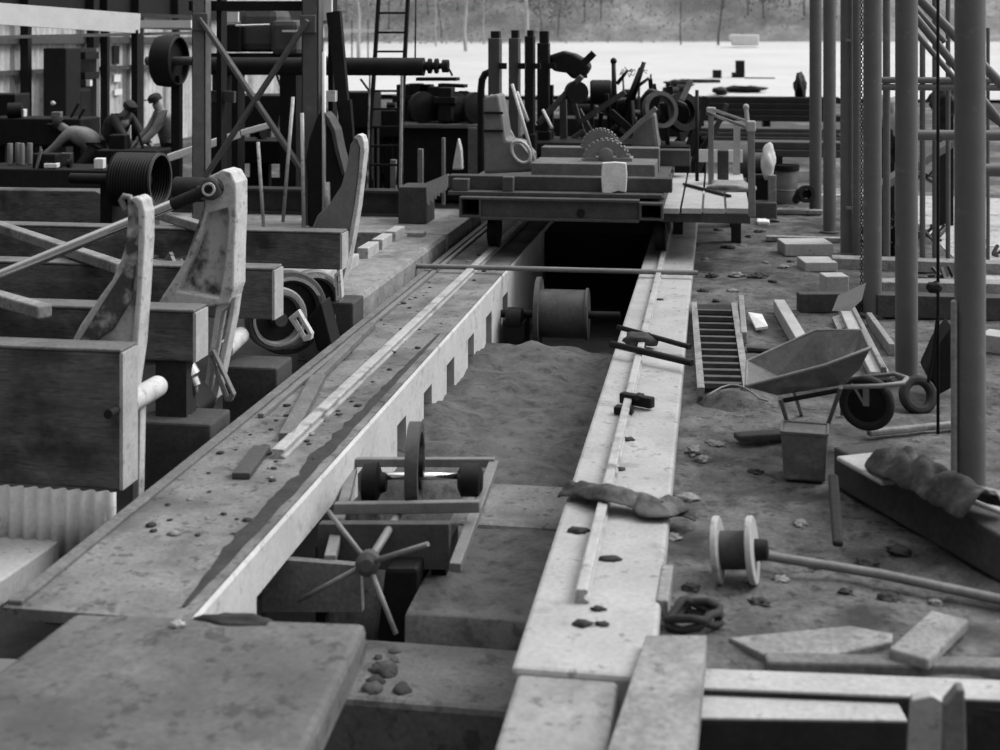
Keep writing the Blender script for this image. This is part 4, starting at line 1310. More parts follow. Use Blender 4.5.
# white sloping beam
t = thing('white_beam', 'long white sloping conveyor beam across the upper left corner', 'beam', P(70, 22, 19))
mb = MB().bar(P(-40, 11, 17.5), P(138, 23.5, 20), .12, .31)
mb.build('side_board', M['white'], t)
mb = MB().bar(P(138, 24, 20.5), P(192, 24, 20.5), .1, .12)
mb.build('end_board', M['white'], t)
mb = MB().bar(P(-40, 38, 19), P(192, 33, 21.5), .06, .05)
mb.build('lower_rail', M['steel'], t)
for u in (-20, 137):
    q = P(u, 30, 20)
    MB().span(q.x - .05, q.x + .05, 19.9, 20.1, -.06, q.z).build('support_post', M['iron'], t)
mb = MB().bar(P(135, 15, 21), P(192, 17, 21), .05, .06).bar(P(135, 27, 21), P(192, 29, 21), .05, .05)
tag(mb.build('roof_purlin', M['steel'], None), 'thin light rails high up just left of the tower', 'rail')

# ------------------------------------------------------------------ people
def skin(name, pts, edges, radii, m, parent, sub=2):
    off = V((0, 0, 0))
    p = parent
    while p is not None:
        off += p.location
        p = p.parent
    me = bpy.data.meshes.new(name)
    me.from_pydata([tuple(V(q) - off) for q in pts], edges, [])
    o = bpy.data.objects.new(name, me)
    COL.objects.link(o)
    o.parent = parent
    md = o.modifiers.new('Skin', 'SKIN')
    md.use_smooth_shade = True
    if not me.skin_vertices:
        return o
    for i, d in enumerate(me.skin_vertices[0].data):
        r = radii[i]
        d.radius = (r, r) if not isinstance(r, tuple) else r
        d.use_root = (i == 0)
    md = o.modifiers.new('Subsurf', 'SUBSURF')
    md.levels = md.render_levels = sub
    me.materials.append(m)
    return o


def person(base, face, bend, label, jm, arms, knee=.1):
    """base: ground point; face: facing angle; bend: forward lean of the torso (rad); arms: forward reach"""
    t = thing('person', label, 'person', base)
    f = V((math.cos(face), math.sin(face), 0))
    sd_ = V((-f.y, f.x, 0))
    B = V(base)
    pel = B + V((0, 0, .92 - knee * .3)) - f * bend * .12
    up = (V((0, 0, 1)) * math.cos(bend) + f * math.sin(bend)).normalized()
    chest = pel + up * .36
    neck = pel + up * .49
    hu = (up + V((0, 0, .4)) + f * .25).normalized()
    head = neck + hu * .13
    crown = neck + hu * .22
    pts, ed, ra = [pel], [], [.14]

    def add(p, par, r):
        pts.append(p)
        ra.append(r)
        ed.append((par, len(pts) - 1))
        return len(pts) - 1
    w1 = add(pel + up * .18, 0, .125)
    c1 = add(chest, w1, (.155, .12))
    n1 = add(neck, c1, .06)
    h1 = add(head, n1, .095)
    add(crown, h1, .075)
    add(head + f * .08 - hu * .03, h1, .05)
    jac_pts = [pel + V((0, 0, -.05)), pel + up * .18, chest, neck - up * .05]
    jac_ra = [.18, .175, .20, .13]
    jac_ed = [(0, 1), (1, 2), (2, 3)]
    tr_pts, tr_ra, tr_ed = [pel + V((0, 0, .05))], [.15], []
    for s in (-1, 1):
        sh = chest + sd_ * .19 * s + up * .10
        el = sh + f * arms * .22 + V((0, 0, -.27 + arms * .06))
        wr = el + f * (.12 + arms * .14) + V((0, 0, -.20))
        hd = wr + f * .05 + V((0, 0, -.07))
        i1 = add(sh, c1, .062)
        i2 = add(el, i1, .045)
        i3 = add(wr, i2, .034)
        i4 = add(hd, i3, .036)
        for k in range(4):
            add(hd + sd_ * (.012 * (k - 1.5)) * 1.6 + f * .03 + V((0, 0, -.07 - .008 * (1.5 - abs(k - 1.5)))), i4, .010)
        add(hd - sd_ * s * .05 + f * .04 + V((0, 0, -.01)), i3, .011)
        k0 = len(jac_pts)
        jac_pts += [sh, el, wr]
        jac_ra += [.085, .065, .052]
        jac_ed += [(2, k0), (k0, k0 + 1), (k0 + 1, k0 + 2)]
        hip = pel + sd_ * .10 * s + V((0, 0, -.06))
        kn = B + sd_ * .12 * s + f * (knee * .5) + V((0, 0, .48))
        an = B + sd_ * .12 * s - f * .03 + V((0, 0, .08))
        toe = an + f * .19 + V((0, 0, -.04))
        i1 = add(hip, 0, .10)
        i2 = add(kn, i1, .062)
        i3 = add(an, i2, .042)
        add(toe, i3, .04)
        k0 = len(tr_pts)
        tr_pts += [hip, kn, an + V((0, 0, .04))]
        tr_ra += [.125, .085, .07]
        tr_ed += [(0, k0), (k0, k0 + 1), (k0 + 1, k0 + 2)]
    skin('body', pts, ed, ra, M['skin'], t)
    skin('jacket', jac_pts, jac_ed, jac_ra, jm, t)
    skin('trousers', tr_pts, tr_ed, tr_ra, M['trousers'], t)
    mb = MB().lathe(head + hu * .05, hu, [(0, .105), (.03, .11), (.08, .10), (.11, .06), (.12, .02)], 16)
    mb.prism([[head + hu * .055 + f * a + sd_ * b for a, b in ((.08, -.08), (.18, -.05), (.19, .05), (.08, .08))]], hu * .015)
    mb.build('cap', M['jacketdark'], t)
    return t


pb = D(169, 130, 20.5)
person(V((pb.x, pb.y, -.05)), math.radians(215), .35, 'person in light work jacket and dark cap bending over machinery', M['jacket'], .6)
pb = D(112, 130, 21)
person(V((pb.x, pb.y, -.05)), math.radians(-20), .75, 'person in dark jacket stooping, facing the man in light jacket', M['jacketdark'], .8)
pb = D(90, 130, 20.8)
person(V((pb.x, pb.y, -.05)), math.radians(190), 1.15, 'person bent low with light sleeve left of the stooping dark figure', M['jacket'], .9, .3)

# ------------------------------------------------------------------ black machinery across the left background
def machine(label, u0, u1, v0, v1, Y, seed, m='iron', depth=1.0, zfloor=-.05, name='machine_bed'):
    """a bench-like machine: frame, legs, and fittings on top"""
    r = random.Random(seed)
    a, b = P(u0, v0, Y), P(u1, v1, Y)
    t = thing(name, label, 'machine', V(((a.x + b.x) / 2, Y, zfloor)))
    wdt = b.x - a.x
    zt = a.z
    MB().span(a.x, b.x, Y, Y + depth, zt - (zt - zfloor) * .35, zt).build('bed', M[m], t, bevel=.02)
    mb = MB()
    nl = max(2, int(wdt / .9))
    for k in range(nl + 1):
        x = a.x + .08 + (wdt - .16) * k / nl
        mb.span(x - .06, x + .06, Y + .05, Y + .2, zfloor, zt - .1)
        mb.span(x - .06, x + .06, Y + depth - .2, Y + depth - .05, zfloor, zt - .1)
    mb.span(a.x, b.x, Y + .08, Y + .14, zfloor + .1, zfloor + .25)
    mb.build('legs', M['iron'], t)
    for k in range(max(2, int(wdt * 2.2))):
        x = a.x + wdt * r.random()
        kind = r.random()
        yy = Y + depth * r.uniform(.1, .9)
        h = r.uniform(.1, .3)
        if kind < .35:
            MB().lathe(V((x, yy, zt + h * .5)), V((1, r.uniform(-.4, .4), 0)), [(0, h * .5), (r.uniform(.05, .3), h * .5)], 18).build('roller', M['iron'], t)
        elif kind < .7:
            MB().box((x, yy, zt + h * .45), (r.uniform(.1, .35), .2, h)).build('gear_box', M[r.choice(['iron', 'iron', 'irongrey'])], t, bevel=.02)
        else:
            MB().bar((x, yy, zt), (x + r.uniform(-.15, .15), yy, zt + h * 1.3), .03, .03).build('lever', M[r.choice(['steel', 'iron'])], t)
    return t


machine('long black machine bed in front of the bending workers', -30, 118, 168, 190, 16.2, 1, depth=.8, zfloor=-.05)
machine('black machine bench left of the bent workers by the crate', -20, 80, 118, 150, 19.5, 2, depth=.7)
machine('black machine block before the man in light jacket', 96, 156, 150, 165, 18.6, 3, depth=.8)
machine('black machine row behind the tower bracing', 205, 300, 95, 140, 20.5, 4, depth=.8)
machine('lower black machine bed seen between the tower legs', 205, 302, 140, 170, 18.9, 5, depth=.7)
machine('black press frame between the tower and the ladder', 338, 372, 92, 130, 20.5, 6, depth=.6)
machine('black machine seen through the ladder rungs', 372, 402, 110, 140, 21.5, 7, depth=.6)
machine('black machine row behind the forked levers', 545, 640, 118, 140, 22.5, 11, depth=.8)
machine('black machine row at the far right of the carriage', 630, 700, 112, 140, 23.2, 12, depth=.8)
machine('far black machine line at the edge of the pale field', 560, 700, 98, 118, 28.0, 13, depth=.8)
# light boards in left background
timber('light_chute_board', 'pale long board sloping up behind the left tower leg', P(168, 158, 16.95), P(240, 134, 17.25), .1, .10, 'white', 'board')
timber('light_chute_board', 'pale board continuing behind the tower bracing', P(241, 133, 17.26), P(270, 125, 17.36), .1, .08, 'white', 'board')
BED = {1: (16.35, P(0, 168, 16.2).z), 2: (19.7, P(0, 118, 19.5).z), 3: (18.75, P(96, 150, 18.6).z)}
for (u, w_, h_, bed, dy, m_, lab) in ((100, 10, 11, 1, 0, 'paper', 'small pale square carton on the long black machine bed'), (52, 14, 5, 1, 0, 'paper', 'small pale crumpled paper on the long black machine bed'), (66, 13, 13, 1, .4, 'irongrey', 'small grey box below the bent workers'), (122, 5, 12, 3, .2, 'white', 'small bright sliver of paper beside stooping dark figure'), (57, 10, 6, 2, .1, 'steel', 'small grey box in front of the tall black cabinet'), (22, 8, 8, 2, .2, 'paper', 'small bright rag right of the black crate')):
    Yb, zb_ = BED[bed]
    q = P(u, 100, Yb + dy)
    s_ = Yb / F
    mb = MB().box((q.x, q.y, zb_ + h_ * s_ / 2), (w_ * s_, .15, h_ * s_), Matrix.Rotation(.2, 3, 'Z'))
    tag(mb.build('small_box', M[m_], bevel=.01), lab, 'box')
for k, u in enumerate((10, 18, 22, 30)):
    q = P(u, 100, 16.7 + .1 * (k % 2))
    tag(MB().lathe((q.x, q.y, BED[1][1]), UP, [(0, .035), (.27, .035), (.28, .03)], 12).build('grease_can', M['steel']), 'slim grey can in the group at the left edge on the long black machine bed', 'can', 'slim cans on the machine bed')

# ------------------------------------------------------------------ carriage on the track
YC = 14.5
t = thing('log_carriage', 'heavy steel log carriage bridging both tracks in the middle distance', 'carriage', V((-1.6, YC, .06)))


def open_tube(x0, x1, z0, z1, y0, y1, th=.025):
    o = [V((x0, y0, z0)), V((x1, y0, z0)), V((x1, y0, z1)), V((x0, y0, z1))]
    i = [V((x0 + th, y0, z0 + th)), V((x1 - th, y0, z0 + th)), V((x1 - th, y0, z1 - th)), V((x0 + th, y0, z1 - th))]
    return MB().prism([o, i], V((0, y1 - y0, 0)))


a, b = P(459, 197, YC), P(481, 218, YC)
open_tube(a.x, b.x, b.z, a.z, YC, 21).build('side_beam', M['irongrey'], t, bevel=.005)
zt, zb = a.z, b.z
a, b = P(639, 203, YC), P(663, 221, YC)
open_tube(a.x, b.x, b.z, a.z, YC, 21).build('side_beam', M['irongrey'], t, bevel=.005)
xl, xr = P(480, 205, YC).x, a.x
mb = MB()
mb.prism([[V((xl, YC + .05, zb)), V((xr, YC + .05, zb - .02)), V((xr, YC + .05, zt - .02)), V((xl, YC + .05, zt))]], V((0, .03, 0)))
mb.span(xl, xr, YC, YC + .18, zt - .03, zt)
mb.span(xl, xr, YC, YC + .18, zb - .02, zb + .01)
mb.build('front_channel', M['irongrey'], t, bevel=.006)
MB().lathe(P(581, 213, YC + .04), V((0, -1, 0)), [(0, .045), (.02, .045), (.021, .02)], 16).build('bolt_boss', M['iron'], t)
mb = MB()
for yy in (16.5, 18.5, 20.5):
    mb.span(xl, xr, yy, yy + .15, zb, zt)
mb.build('cross_members', M['iron'], t)
for xx in (-2.47, -.595):
    for yy in (15.1, 19.5):
        MB().lathe((xx - .06, yy, .24), V((1, 0, 0)), [(0, .10), (.005, .19), (.09, .18), (.10, .20), (.12, .20), (.125, .1)], 24).build('wheel', M['iron'], t)
a = P(452, 194, YC + .4)
b = P(663, 199, YC + .4)
MB().span(a.x, b.x, YC + .15, YC + 5.5, zt, zt + .045).build('deck_plate', M['irongrey'], t, bevel=.008)
zd = zt + .045
# timbers on the carriage
a, b = P(448, 178, 14.85), P(700, 190, 14.85)
tag(MB().span(a.x, P(672, 178, 14.85).x, 14.85, 15.05, zd, P(500, 176, 14.85).z).build('carriage_timber', M['wooddark'], bevel=.01), 'long dark timber lying across the log carriage front', 'timber')
a = P(497, 178, 15.3)
tag(MB().span(P(502, 178, 14.7).x, P(513, 178, 14.7).x, 14.7, 14.84, zd, P(502, 177, 14.7).z).build('upright_block', M['irongrey'], bevel=.01), 'short upright block at left on the carriage timber', 'block')
tag(MB().span(P(452, 178, 14.7).x, P(468, 178, 14.7).x, 14.7, 14.84, zd, P(452, 179, 14.7).z).build('upright_block', M['irongrey'], bevel=.01), 'dark end block at the far left of the log carriage', 'block')
zz = P(500, 178, 15.6).z
tag(MB().span(P(531, 165, 15.6).x, P(655, 165, 15.6).x, 15.6, 16.4, zd, P(531, 163, 15.6).z).build('carriage_timber', M['woodmid'], bevel=.01), 'grey squared timber on the carriage behind the white bag', 'timber')
tag(MB().span(P(541, 150, 17.2).x, P(659, 150, 17.2).x, 17.2, 17.5, zd, P(541, 147, 17.2).z).build('carriage_timber', M['woodmid'], bevel=.01), 'upper grey timber behind the half gear on the carriage', 'timber')
tag(MB().span(P(655, 160, 18).x, P(690, 160, 18).x, 18, 18.3, zd, P(655, 150, 18).z).build('carriage_timber', M['wooddark'], bevel=.01), 'dark timber stack right of the grey carriage timbers', 'timber')
t = thing('paper_bag', 'white paper bag hanging on the front of the carriage timber', 'bag', P(614, 195, 15.5))
mb = MB()
pts = [(602, 163), (614, 162), (626, 163), (627, 175), (626, 193), (618, 191), (610, 194), (602, 193), (601, 178)]
mb.prism([pxl(pts, 14.76)], V((0, .06, 0)))
mb.build('bag', M['paper'], t, bevel=.012)
# head casting left
t = thing('headblock_casting', 'large grey headblock casting at the left of the carriage with oval eye', 'casting', P(505, 172, 15.9))
mb = MB().prism([pxl([(483, 97), (498, 94), (503, 118), (506, 140), (520, 142), (531, 155), (532, 172), (484, 174)], 15.9)], V((0, .5, 0)))
mb.build('body', M['steel'], t, bevel=.03)
mb = MB()
pp = [P(521 + 9 * math.cos(k * .45) * 1.0 + 3 * math.sin(k * .45), 152 + 11 * math.sin(k * .45), 15.85) for k in range(15)]
mb.tube(pp, .02, 8)
mb.build('oval_eye', M['paintrim'], t)
mb = MB()
for v in (113, 131):
    mb.bar(P(484, v, 15.88), P(503, v, 15.88), .03, .03)
mb.build('ribs', M['iron'], t)
# half gear
t = thing('half_gear', 'grey toothed half gear standing on the carriage above the white bag', 'gear', P(605, 165, 16))
for (u, v, r, ri, Y) in ((606, 163, .27, .13, 15.98), (600, 148, .22, .11, 16.6)):
    c = P(u, v, Y)
    o = [c + V((math.cos(a) * r, 0, math.sin(a) * r)) for a in [math.pi * k / 20 for k in range(21)]]
    i = [c + V((math.cos(a) * ri, 0, math.sin(a) * ri * .7 + .05)) for a in [math.pi * k / 12 for k in range(13)]]
    g = MB().prism([o, i], V((0, .12, 0))).build('rim', M['steel'], t, bevel=.01)
    mb = MB()
    for k in range(15):
        a = math.pi * (k + .5) / 15
        mb.box(c + V((math.cos(a) * (r + .01), .06, math.sin(a) * (r + .01))), (.025, .12, .03), Matrix.Rotation(-a, 3, 'Y'))
    mb.build('teeth', M['steel'], g)
MB().lathe(P(606, 155, 15.98), V((0, -1, 0)), [(0, .09), (.05, .08), (.06, .03)], 18).build('hub', M['steel'], t)
MB().prism([pxl([(572, 167), (585, 158), (632, 158), (633, 167)], 15.95)], V((0, .3, 0))).build('foot', M['steel'], t, bevel=.01)
# tall knee posts
for i, (u0, u1, vt, cap, Y, lab) in enumerate(((488, 499.5, 38, 31, 17.6, 'leftmost of the four tall posts on the log carriage'), (508.5, 518.5, 38, 30, 18.2, 'second from left of the four tall carriage posts'), (524.5, 533.5, 36, 30, 18.8, 'third from left of the four tall carriage posts'), (537, 548.5, 43, 31, 19.4, 'rightmost of the four tall carriage posts, darkest'))):
    a, b = P(u0, vt, Y), P(u1, vt, Y)
    t = thing('headblock_post', lab, 'post', V(((a.x + b.x) / 2, Y, zd)), 'tall carriage posts')
    MB().span(a.x, b.x, Y, Y + .22, zd, a.z).build('shaft', M['irongrey' if i < 2 else 'iron'], t, bevel=.012)
    c = P(u0, cap, Y)
    MB().span(a.x + .03, b.x - .01, Y + .03, Y + .18, a.z, c.z).build('cap', M['iron'], t, bevel=.008)
    MB().span(a.x - .03, b.x + .03, Y - .04, Y + .26, zd, zd + .35).build('shoe', M['iron'], t, bevel=.02)
    MB().bar(P(u1, 66, Y), P(u1 + 7, 66, Y), .08, .08).build('bracket', M['iron'], t)
# levers
for (a, b, Y, lab) in (((491, 95), (518, 146), 16.6, 'pale lever rod slanting across the headblock casting'), ((512, 84), (534, 160), 16.2, 'longest pale lever rod slanting right of the headblock casting'), ((517, 92), (528, 121), 16.8, 'short pale rod beside the longest lever rod'), ((543, 110), (552, 128), 16.8, 'short pale rod right of the lever rods')):
    tag(MB().cyl(P(*a, Y), P(*b, Y - .2), .02, n=8).build('lever_rod', M['paintrim']), lab, 'lever')
# curved hook at left
t = thing('curved_arm', 'black curved pipe arm left of the tall carriage posts', 'pipe', P(482, 100, 18))
MB().tube([P(490, 72, 18), P(485, 74, 18), P(482, 80, 18), P(481, 90, 18), P(481, 150, 18), P(481, 203, 18)], .05, 10).build('pipe', M['iron'], t)
# sheave / hood machine behind posts
t = thing('sheave_machine', 'dark hooded sheave machine right of the tall posts', 'machine', P(570, 150, 19.5))
mb = MB().prism([pxl([(547, 56), (562, 51), (574, 54), (586, 61), (590, 67), (585, 75), (573, 80), (566, 73), (552, 71)], 19.6)], V((0, .5, 0)))
mb.build('hood', M['iron'], t, bevel=.05)
MB().bar(P(583, 64, 19.4), P(594, 53, 19.4), .06, .1).build('handle', M['iron'], t)
MB().bar(P(538, 124, 19.2), P(582, 76, 19.2), .08, .2, V((0, 1, 0))).build('arm', M['irongrey'], t, bevel=.02)
MB().bar(P(548, 85, 19.8), P(548, 160, 19.8), .15, .2).build('column', M['iron'], t)
MB().bar(P(563, 95, 19.8), P(564, 150, 19.8), .1, .12).build('rear_column', M['irongrey'], t)
MB().lathe(P(575, 92, 19.3), V((.3, -1, 0)), [(0, .16), (.2, .16)], 22).build('sheave', M['iron'], t)
MB().lathe(P(584, 78, 19.8), UP, [(0, .05), (.3, .05)], 10).build('pipe_stub', M['irongrey'], t)
MB().span(P(525, 150, 19).x, P(640, 150, 19).x, 19, 20.2, zd, P(525, 142, 19).z).build('bed', M['iron'], t, bevel=.03)
for k in range(30):
    u, v, yy = rng.uniform(548, 690), rng.uniform(84, 122), rng.uniform(19.0, 21.6)
    q = P(u, 144, yy)
    ang = rng.choice([rng.uniform(-.5, .5), rng.uniform(.6, 1.2), rng.uniform(-1.2, -.6)])
    ln = (144 - v) * yy / F + .12
    e = V((math.sin(ang), rng.uniform(-.2, .2), math.cos(ang))) * ln
    q.z = max(q.z, 0)
    tag(MB().bar(V((q.x, q.y, zd if yy < 20 else -.06)), q + e, .06, rng.uniform(.05, .12)).build('scrap_bar', M['iron'] if k % 3 else M['irongrey'], bevel=.006), 'dark iron bar in the tangle of machinery behind the half gear', 'bar', 'iron bars tangled on the carriage')
t = thing('winding_drum', 'black round drum on legs between the sheave machine and forked levers', 'drum', P(603, 130, 21.5))
MB().lathe(P(590, 91, 21.5), V((1, .1, 0)), [(0, .15), (.03, .18), (.32, .18), (.35, .15)], 22).build('barrel', M['iron'], t)
MB().bar(P(592, 98, 21.5), P(592, 140, 21.5), .06, .06).bar(P(612, 98, 21.5), P(612, 140, 21.5), .06, .06).bar(P(560, 102, 21.5), P(616, 102, 21.5), .06, .06).build('stand', M['iron'], t)
# forked levers
t = thing('forked_lever', 'cluster of dark forked upright levers right of the black drum', 'levers', P(635, 140, 20))
for (a, b, r) in (((613.5, 61), (615, 120), .045), ((641, 68), (622, 118), .05), ((644, 62), (632, 100), .045), ((628, 70), (617, 84), .03), ((649, 78), (630, 92), .03)):
    MB().cyl(P(*a, 20), P(*b, 20), r * .7, r, 8).build('lever', M['iron'], t)
MB().lump(P(613.5, 61, 20), (.05, .05, .05), 1, .1, 2).build('knob', M['iron'], t)
MB().bar(P(580, 122, 20), P(625, 92, 20), .08, .14, V((0, 1, 0))).build('diagonal_beam', M['irongrey'], t)
MB().prism([pxl([(612, 100), (632, 98), (636, 150), (608, 150)], 20.2)], V((0, .5, 0))).build('column', M['iron'], t, bevel=.05)
mb = MB()
for k in range(26):
    q = D(634 + rng.uniform(-13, 14), 72 + rng.uniform(-4, 4), 24)
    mb.bar(q, q + V((rng.uniform(-.1, .1), 0, rng.uniform(-.08, .08))), .012, .012)
q = D(634, 74, 24)
for k in (-.1, .05, .15):
    mb.bar((q.x + k, q.y, -.06), (q.x + k * 2, q.y, q.z), .03, .03)
tag(mb.build('twig_tuft', M['irongrey']), 'faint tuft of twigs behind the forked levers', 'twigs')
# casting right of half gear: dark cone and wheel
t = thing('wheel_assembly', 'dark machine with tilted ring wheels right of the forked levers', 'machine', P(660, 150, 18.6))
MB().prism([pxl([(630, 148), (636, 122), (655, 112), (660, 150)], 18.4)], V((0, .4, 0))).build('cone_case', M['steel'], t, bevel=.05)
MB().wheel(P(660, 110, 18.8), V((.5, -.8, .2)), .26, .20, .1, 26).build('ring_wheel', M['irongrey'], t)
MB().wheel(P(682, 112, 19.2), V((.6, -.8, .2)), .28, .18, .12, 26).build('ring_wheel', M['iron'], t)
MB().bar(P(600, 160, 18.3), P(656, 108, 18.3), .06, .13, V((0, 1, 0))).build('link_arm', M['steel'], t)
MB().prism([pxl([(640, 98), (648, 88), (668, 95), (690, 105), (692, 125), (640, 120)], 19.4)], V((0, .4, 0))).build('case', M['iron'], t, bevel=.06)
MB().bar(P(682, 100, 19), P(691, 80, 19), .06, .08).build('pale_handle', M['stone'], t)
MB().span(P(635, 150, 19).x, P(690, 150, 19).x, 18.8, 19.8, -.06, P(640, 145, 19).z).build('bed', M['iron'], t)

# lumber bench behind carriage on the left (black stack)
t = thing('sprocket_bench', 'dark bench with pale top stacked with black sprockets left of the carriage', 'bench', P(440, 165, 19.6))
a, b = P(402, 124, 19.6), P(482, 124, 19.6)
MB().span(a.x, b.x, 19.6, 20.8, a.z - .06, a.z).build('bench_top', M['woodmid'], t, bevel=.01)
MB().span(a.x, b.x, 19.7, 20.7, .0, a.z - .06).build('dark_base', M['iron'], t)
MB().span(P(468, 128, 19.5).x, P(482, 128, 19.5).x, 19.5, 19.62, .1, P(470, 128, 19.5).z).build('end_post', M['woodmid'], t)
zb_ = a.z
rr = random.Random(5)
for k in range(15):
    u = 405 + k * 5.2
    hgt = (124 - (84 if u < 455 else 96)) * 19.8 / F
    q = P(u, 124, 20.0 + rr.uniform(-.2, .4))
    if k % 2:
        tag(MB().lathe(V((q.x, q.y, zb_ + .24)), V((.4 + rr.random(), -1, 0)), [(0, .10), (.02, .24), (.1, .24), (.12, .1)], 14).build('sprocket', M['iron']), 'black sprocket in the stack on the dark bench left of the carriage', 'sprocket', 'sprockets stacked on the dark bench')
    else:
        tag(MB().box((q.x, q.y, zb_ + hgt / 2), (.2, .3, hgt * rr.uniform(.8, 1))).box((q.x, q.y - .05, zb_ + hgt * .6), (.32, .25, .1)).build('bearing_casting', M['iron'], bevel=.01), 'black bearing casting in the stack on the dark bench left of the carriage', 'bearing casting', 'bearing castings stacked on the dark bench')
tag(MB().bar(P(418, 79, 20.2), P(458, 79, 20.2), .3, .05).build('flat_bar', M['iron']), 'upper black flat bar across the top of the sprocket stack', 'bar')
tag(MB().bar(P(440, 85, 20.1), P(466, 86, 20.1), .3, .05).build('flat_bar', M['iron']), 'lower black flat bar on the right of the sprocket stack', 'bar')
for (u, v0, v1, w_, lab) in ((420, 149, 205, .07, 'left pale stub post in front of the dark bench'), (443, 138, 205, .04, 'thin pale stub post in front of the dark bench'), (393, 160, 205, .08, 'pale stub post at the foot of the ladder')):
    a, b = P(u, v0, 18.9), P(u, v1, 18.9)
    tag(MB().span(a.x - w_ / 2, a.x + w_ / 2, 18.9, 18.98, b.z, a.z).build('stub_post', M['stone']), lab, 'post')
mb = MB().prism([pxl([(458, 138), (461, 150), (462, 170), (452, 170), (454, 158)], 18.8)], V((0, .15, 0)))
tag(mb.build('white_cloth', M['paper'], bevel=.02), 'white hanging cloth between the bench and headblock casting', 'cloth')
for (u0, u1, v, lab) in ((340, 430, 196, ''),):
    pass

# ------------------------------------------------------------------ plank deck on the right + pump group
t = thing('plank_deck', 'small pale plank deck bridging the right track beside the carriage', 'deck', V((-.1, 15, .4)))
zk = .57
YD = 14.5
for k, (u0, u1) in enumerate(((660, 680), (681, 702), (703, 725), (726, 750))):
    f0, f1 = G(u0, 208, zk), G(u1, 208, zk)
    r0 = V((f0.x, 18.6, zk))
    MB().span(f0.x + .006, f1.x - .006, f0.y, 18.6, zk - .06, zk).build('plank', M['woodlight'], t, bevel=.006)
a, b = G(660, 208, zk), G(750, 208, zk)
MB().span(a.x, b.x, a.y + .08, a.y + .2, zk - .16, zk - .06).span(a.x, b.x, 18.2, 18.35, zk - .16, zk - .06).build('joist', M['wooddark'], t)
for x in (-.45, b.x - .12):
    for yy in (a.y + .1, 18.2):
        MB().span(x - .06, x + .06, yy + (1.9 if yy < 16 else 0), yy + (2.02 if yy < 16 else .12), -.1, zk - .06).build('leg', M['woodblack'], t)
mb = MB().lump(G(730, 187, zk + .03), (.28, .3, .08), 4, .5)
tag(mb.build('rag', M['stone']), 'pale crumpled rag lying on the plank deck', 'rag')
timber('dark_stick', 'dark stick lying on the plank deck', G(684, 184, zk + .02), G(730, 196, zk + .02), .05, .03, 'iron', 'stick')
tag(MB().cyl(P(697, 90, 16.5), P(697, 181, 16.5), .022, n=8).build('thin_rod', M['iron']), 'thin dark rod standing upright on the plank deck', 'rod')
t = thing('rope_stand', 'pale stand of two posts joined by sloping double rails on the plank deck', 'stand', G(730, 185, zk))
Y1, Y2 = 17.0, 15.2
a0, b0 = P(711, 115, 17.2), P(751, 130, 14.62)
MB().bar(V((a0.x, a0.y, zk)), a0, .07, .07).build('post', M['steel'], t, bevel=.008)
MB().bar(V((b0.x + .01, b0.y, zk - .06)), b0, .075, .075).build('post', M['steel'], t, bevel=.008)
sd2 = V((.05, 0, .0))
MB().bar(a0 - sd2 + V((0, 0, .03)), b0 - sd2 + V((0, 0, .03)), .025, .03).build('rail', M['bright'], t)
MB().bar(a0 + sd2 + V((0, 0, .06)), b0 + sd2 + V((0, 0, .06)), .025, .03).build('rail', M['bright'], t)
MB().box(a0 + V((0, 0, .05)), (.12, .1, .1)).box(b0 + V((0, 0, .04)), (.1, .1, .12)).build('end_clamp', M['woodlight'], t, bevel=.02)
MB().cyl(P(746, 108, 14.7), P(748, 128, 14.7), .025, n=8).lump(P(746, 107, 14.7), (.035, .035, .035), 1, .1, 2).build('knob_rod', M['woodlight'], t)
tag(MB().bar(P(737, 124, 18.5), P(736, 222, 18.5), .09, .06).build('stub_post', M['woodlight']), 'pale post end behind the sloping double rails', 'post')
tag(MB().box(P(720, 156, 18.9), (.62, .05, .17)).build('white_board', M['white']), 'white board standing behind the stand on the plank deck', 'board')
tag(MB().box(P(723, 165, 17.4), (.14, .2, .38)).build('dark_post', M['wooddark'], bevel=.01), 'dark short post on the deck in front of the white board', 'post')
t = thing('pump_motor', 'round bodied pump motor with pale cover right of the plank deck', 'motor', P(755, 208, 19.6))
MB().lathe(P(739, 163, 19.6), V((1, .1, 0)), [(0, .10), (.01, .20), (.14, .22), (.15, .15), (.36, .15), (.37, .18), (.46, .17)], 22).build('body', M['irongrey'], t)
mb = MB().lump(P(768, 162, 19.4), (.10, .12, .24), 3, .35)
mb.build('cover', M['white'], t)
MB().box(P(772, 190, 19.2), (.11, .12, .42)).build('pale_leg', M['stone'], t, bevel=.01)
MB().span(P(747, 180, 19.5).x, P(770, 180, 19.5).x, 19.4, 19.9, GZ, P(748, 176, 19.5).z).build('base', M['iron'], t, bevel=.02)
t = thing('oil_drum', 'grey drum with dark lid beside the pump motor', 'drum', P(786, 198, 20.8))
MB().lathe(V((P(786, 198, 20.8).x, 20.8, GZ)), UP, [(0, .17), (.02, .18), (.2, .175), (.21, .185), (.22, .175), (.48, .18), (.5, .17)], 22).build('drum_body', M['steel'], t)
MB().lathe(V((P(786, 163, 20.8).x, 20.8, GZ + .5)), UP, [(0, .2), (.08, .2)], 22).build('lid', M['iron'], t)
t = thing('pipe_flange', 'dark pipe elbow with open flange lying left of the farthest post', 'pipe', G(805, 205))
MB().wheel(P(806, 194, 19.6), V((.4, -.9, .1)), .125, .07, .07, 22).build('flange', M['iron'], t)
MB().tube([P(806, 194, 19.65), P(800, 192, 20), P(796, 200, 20.3)], .06, 12).build('elbow', M['iron'], t)
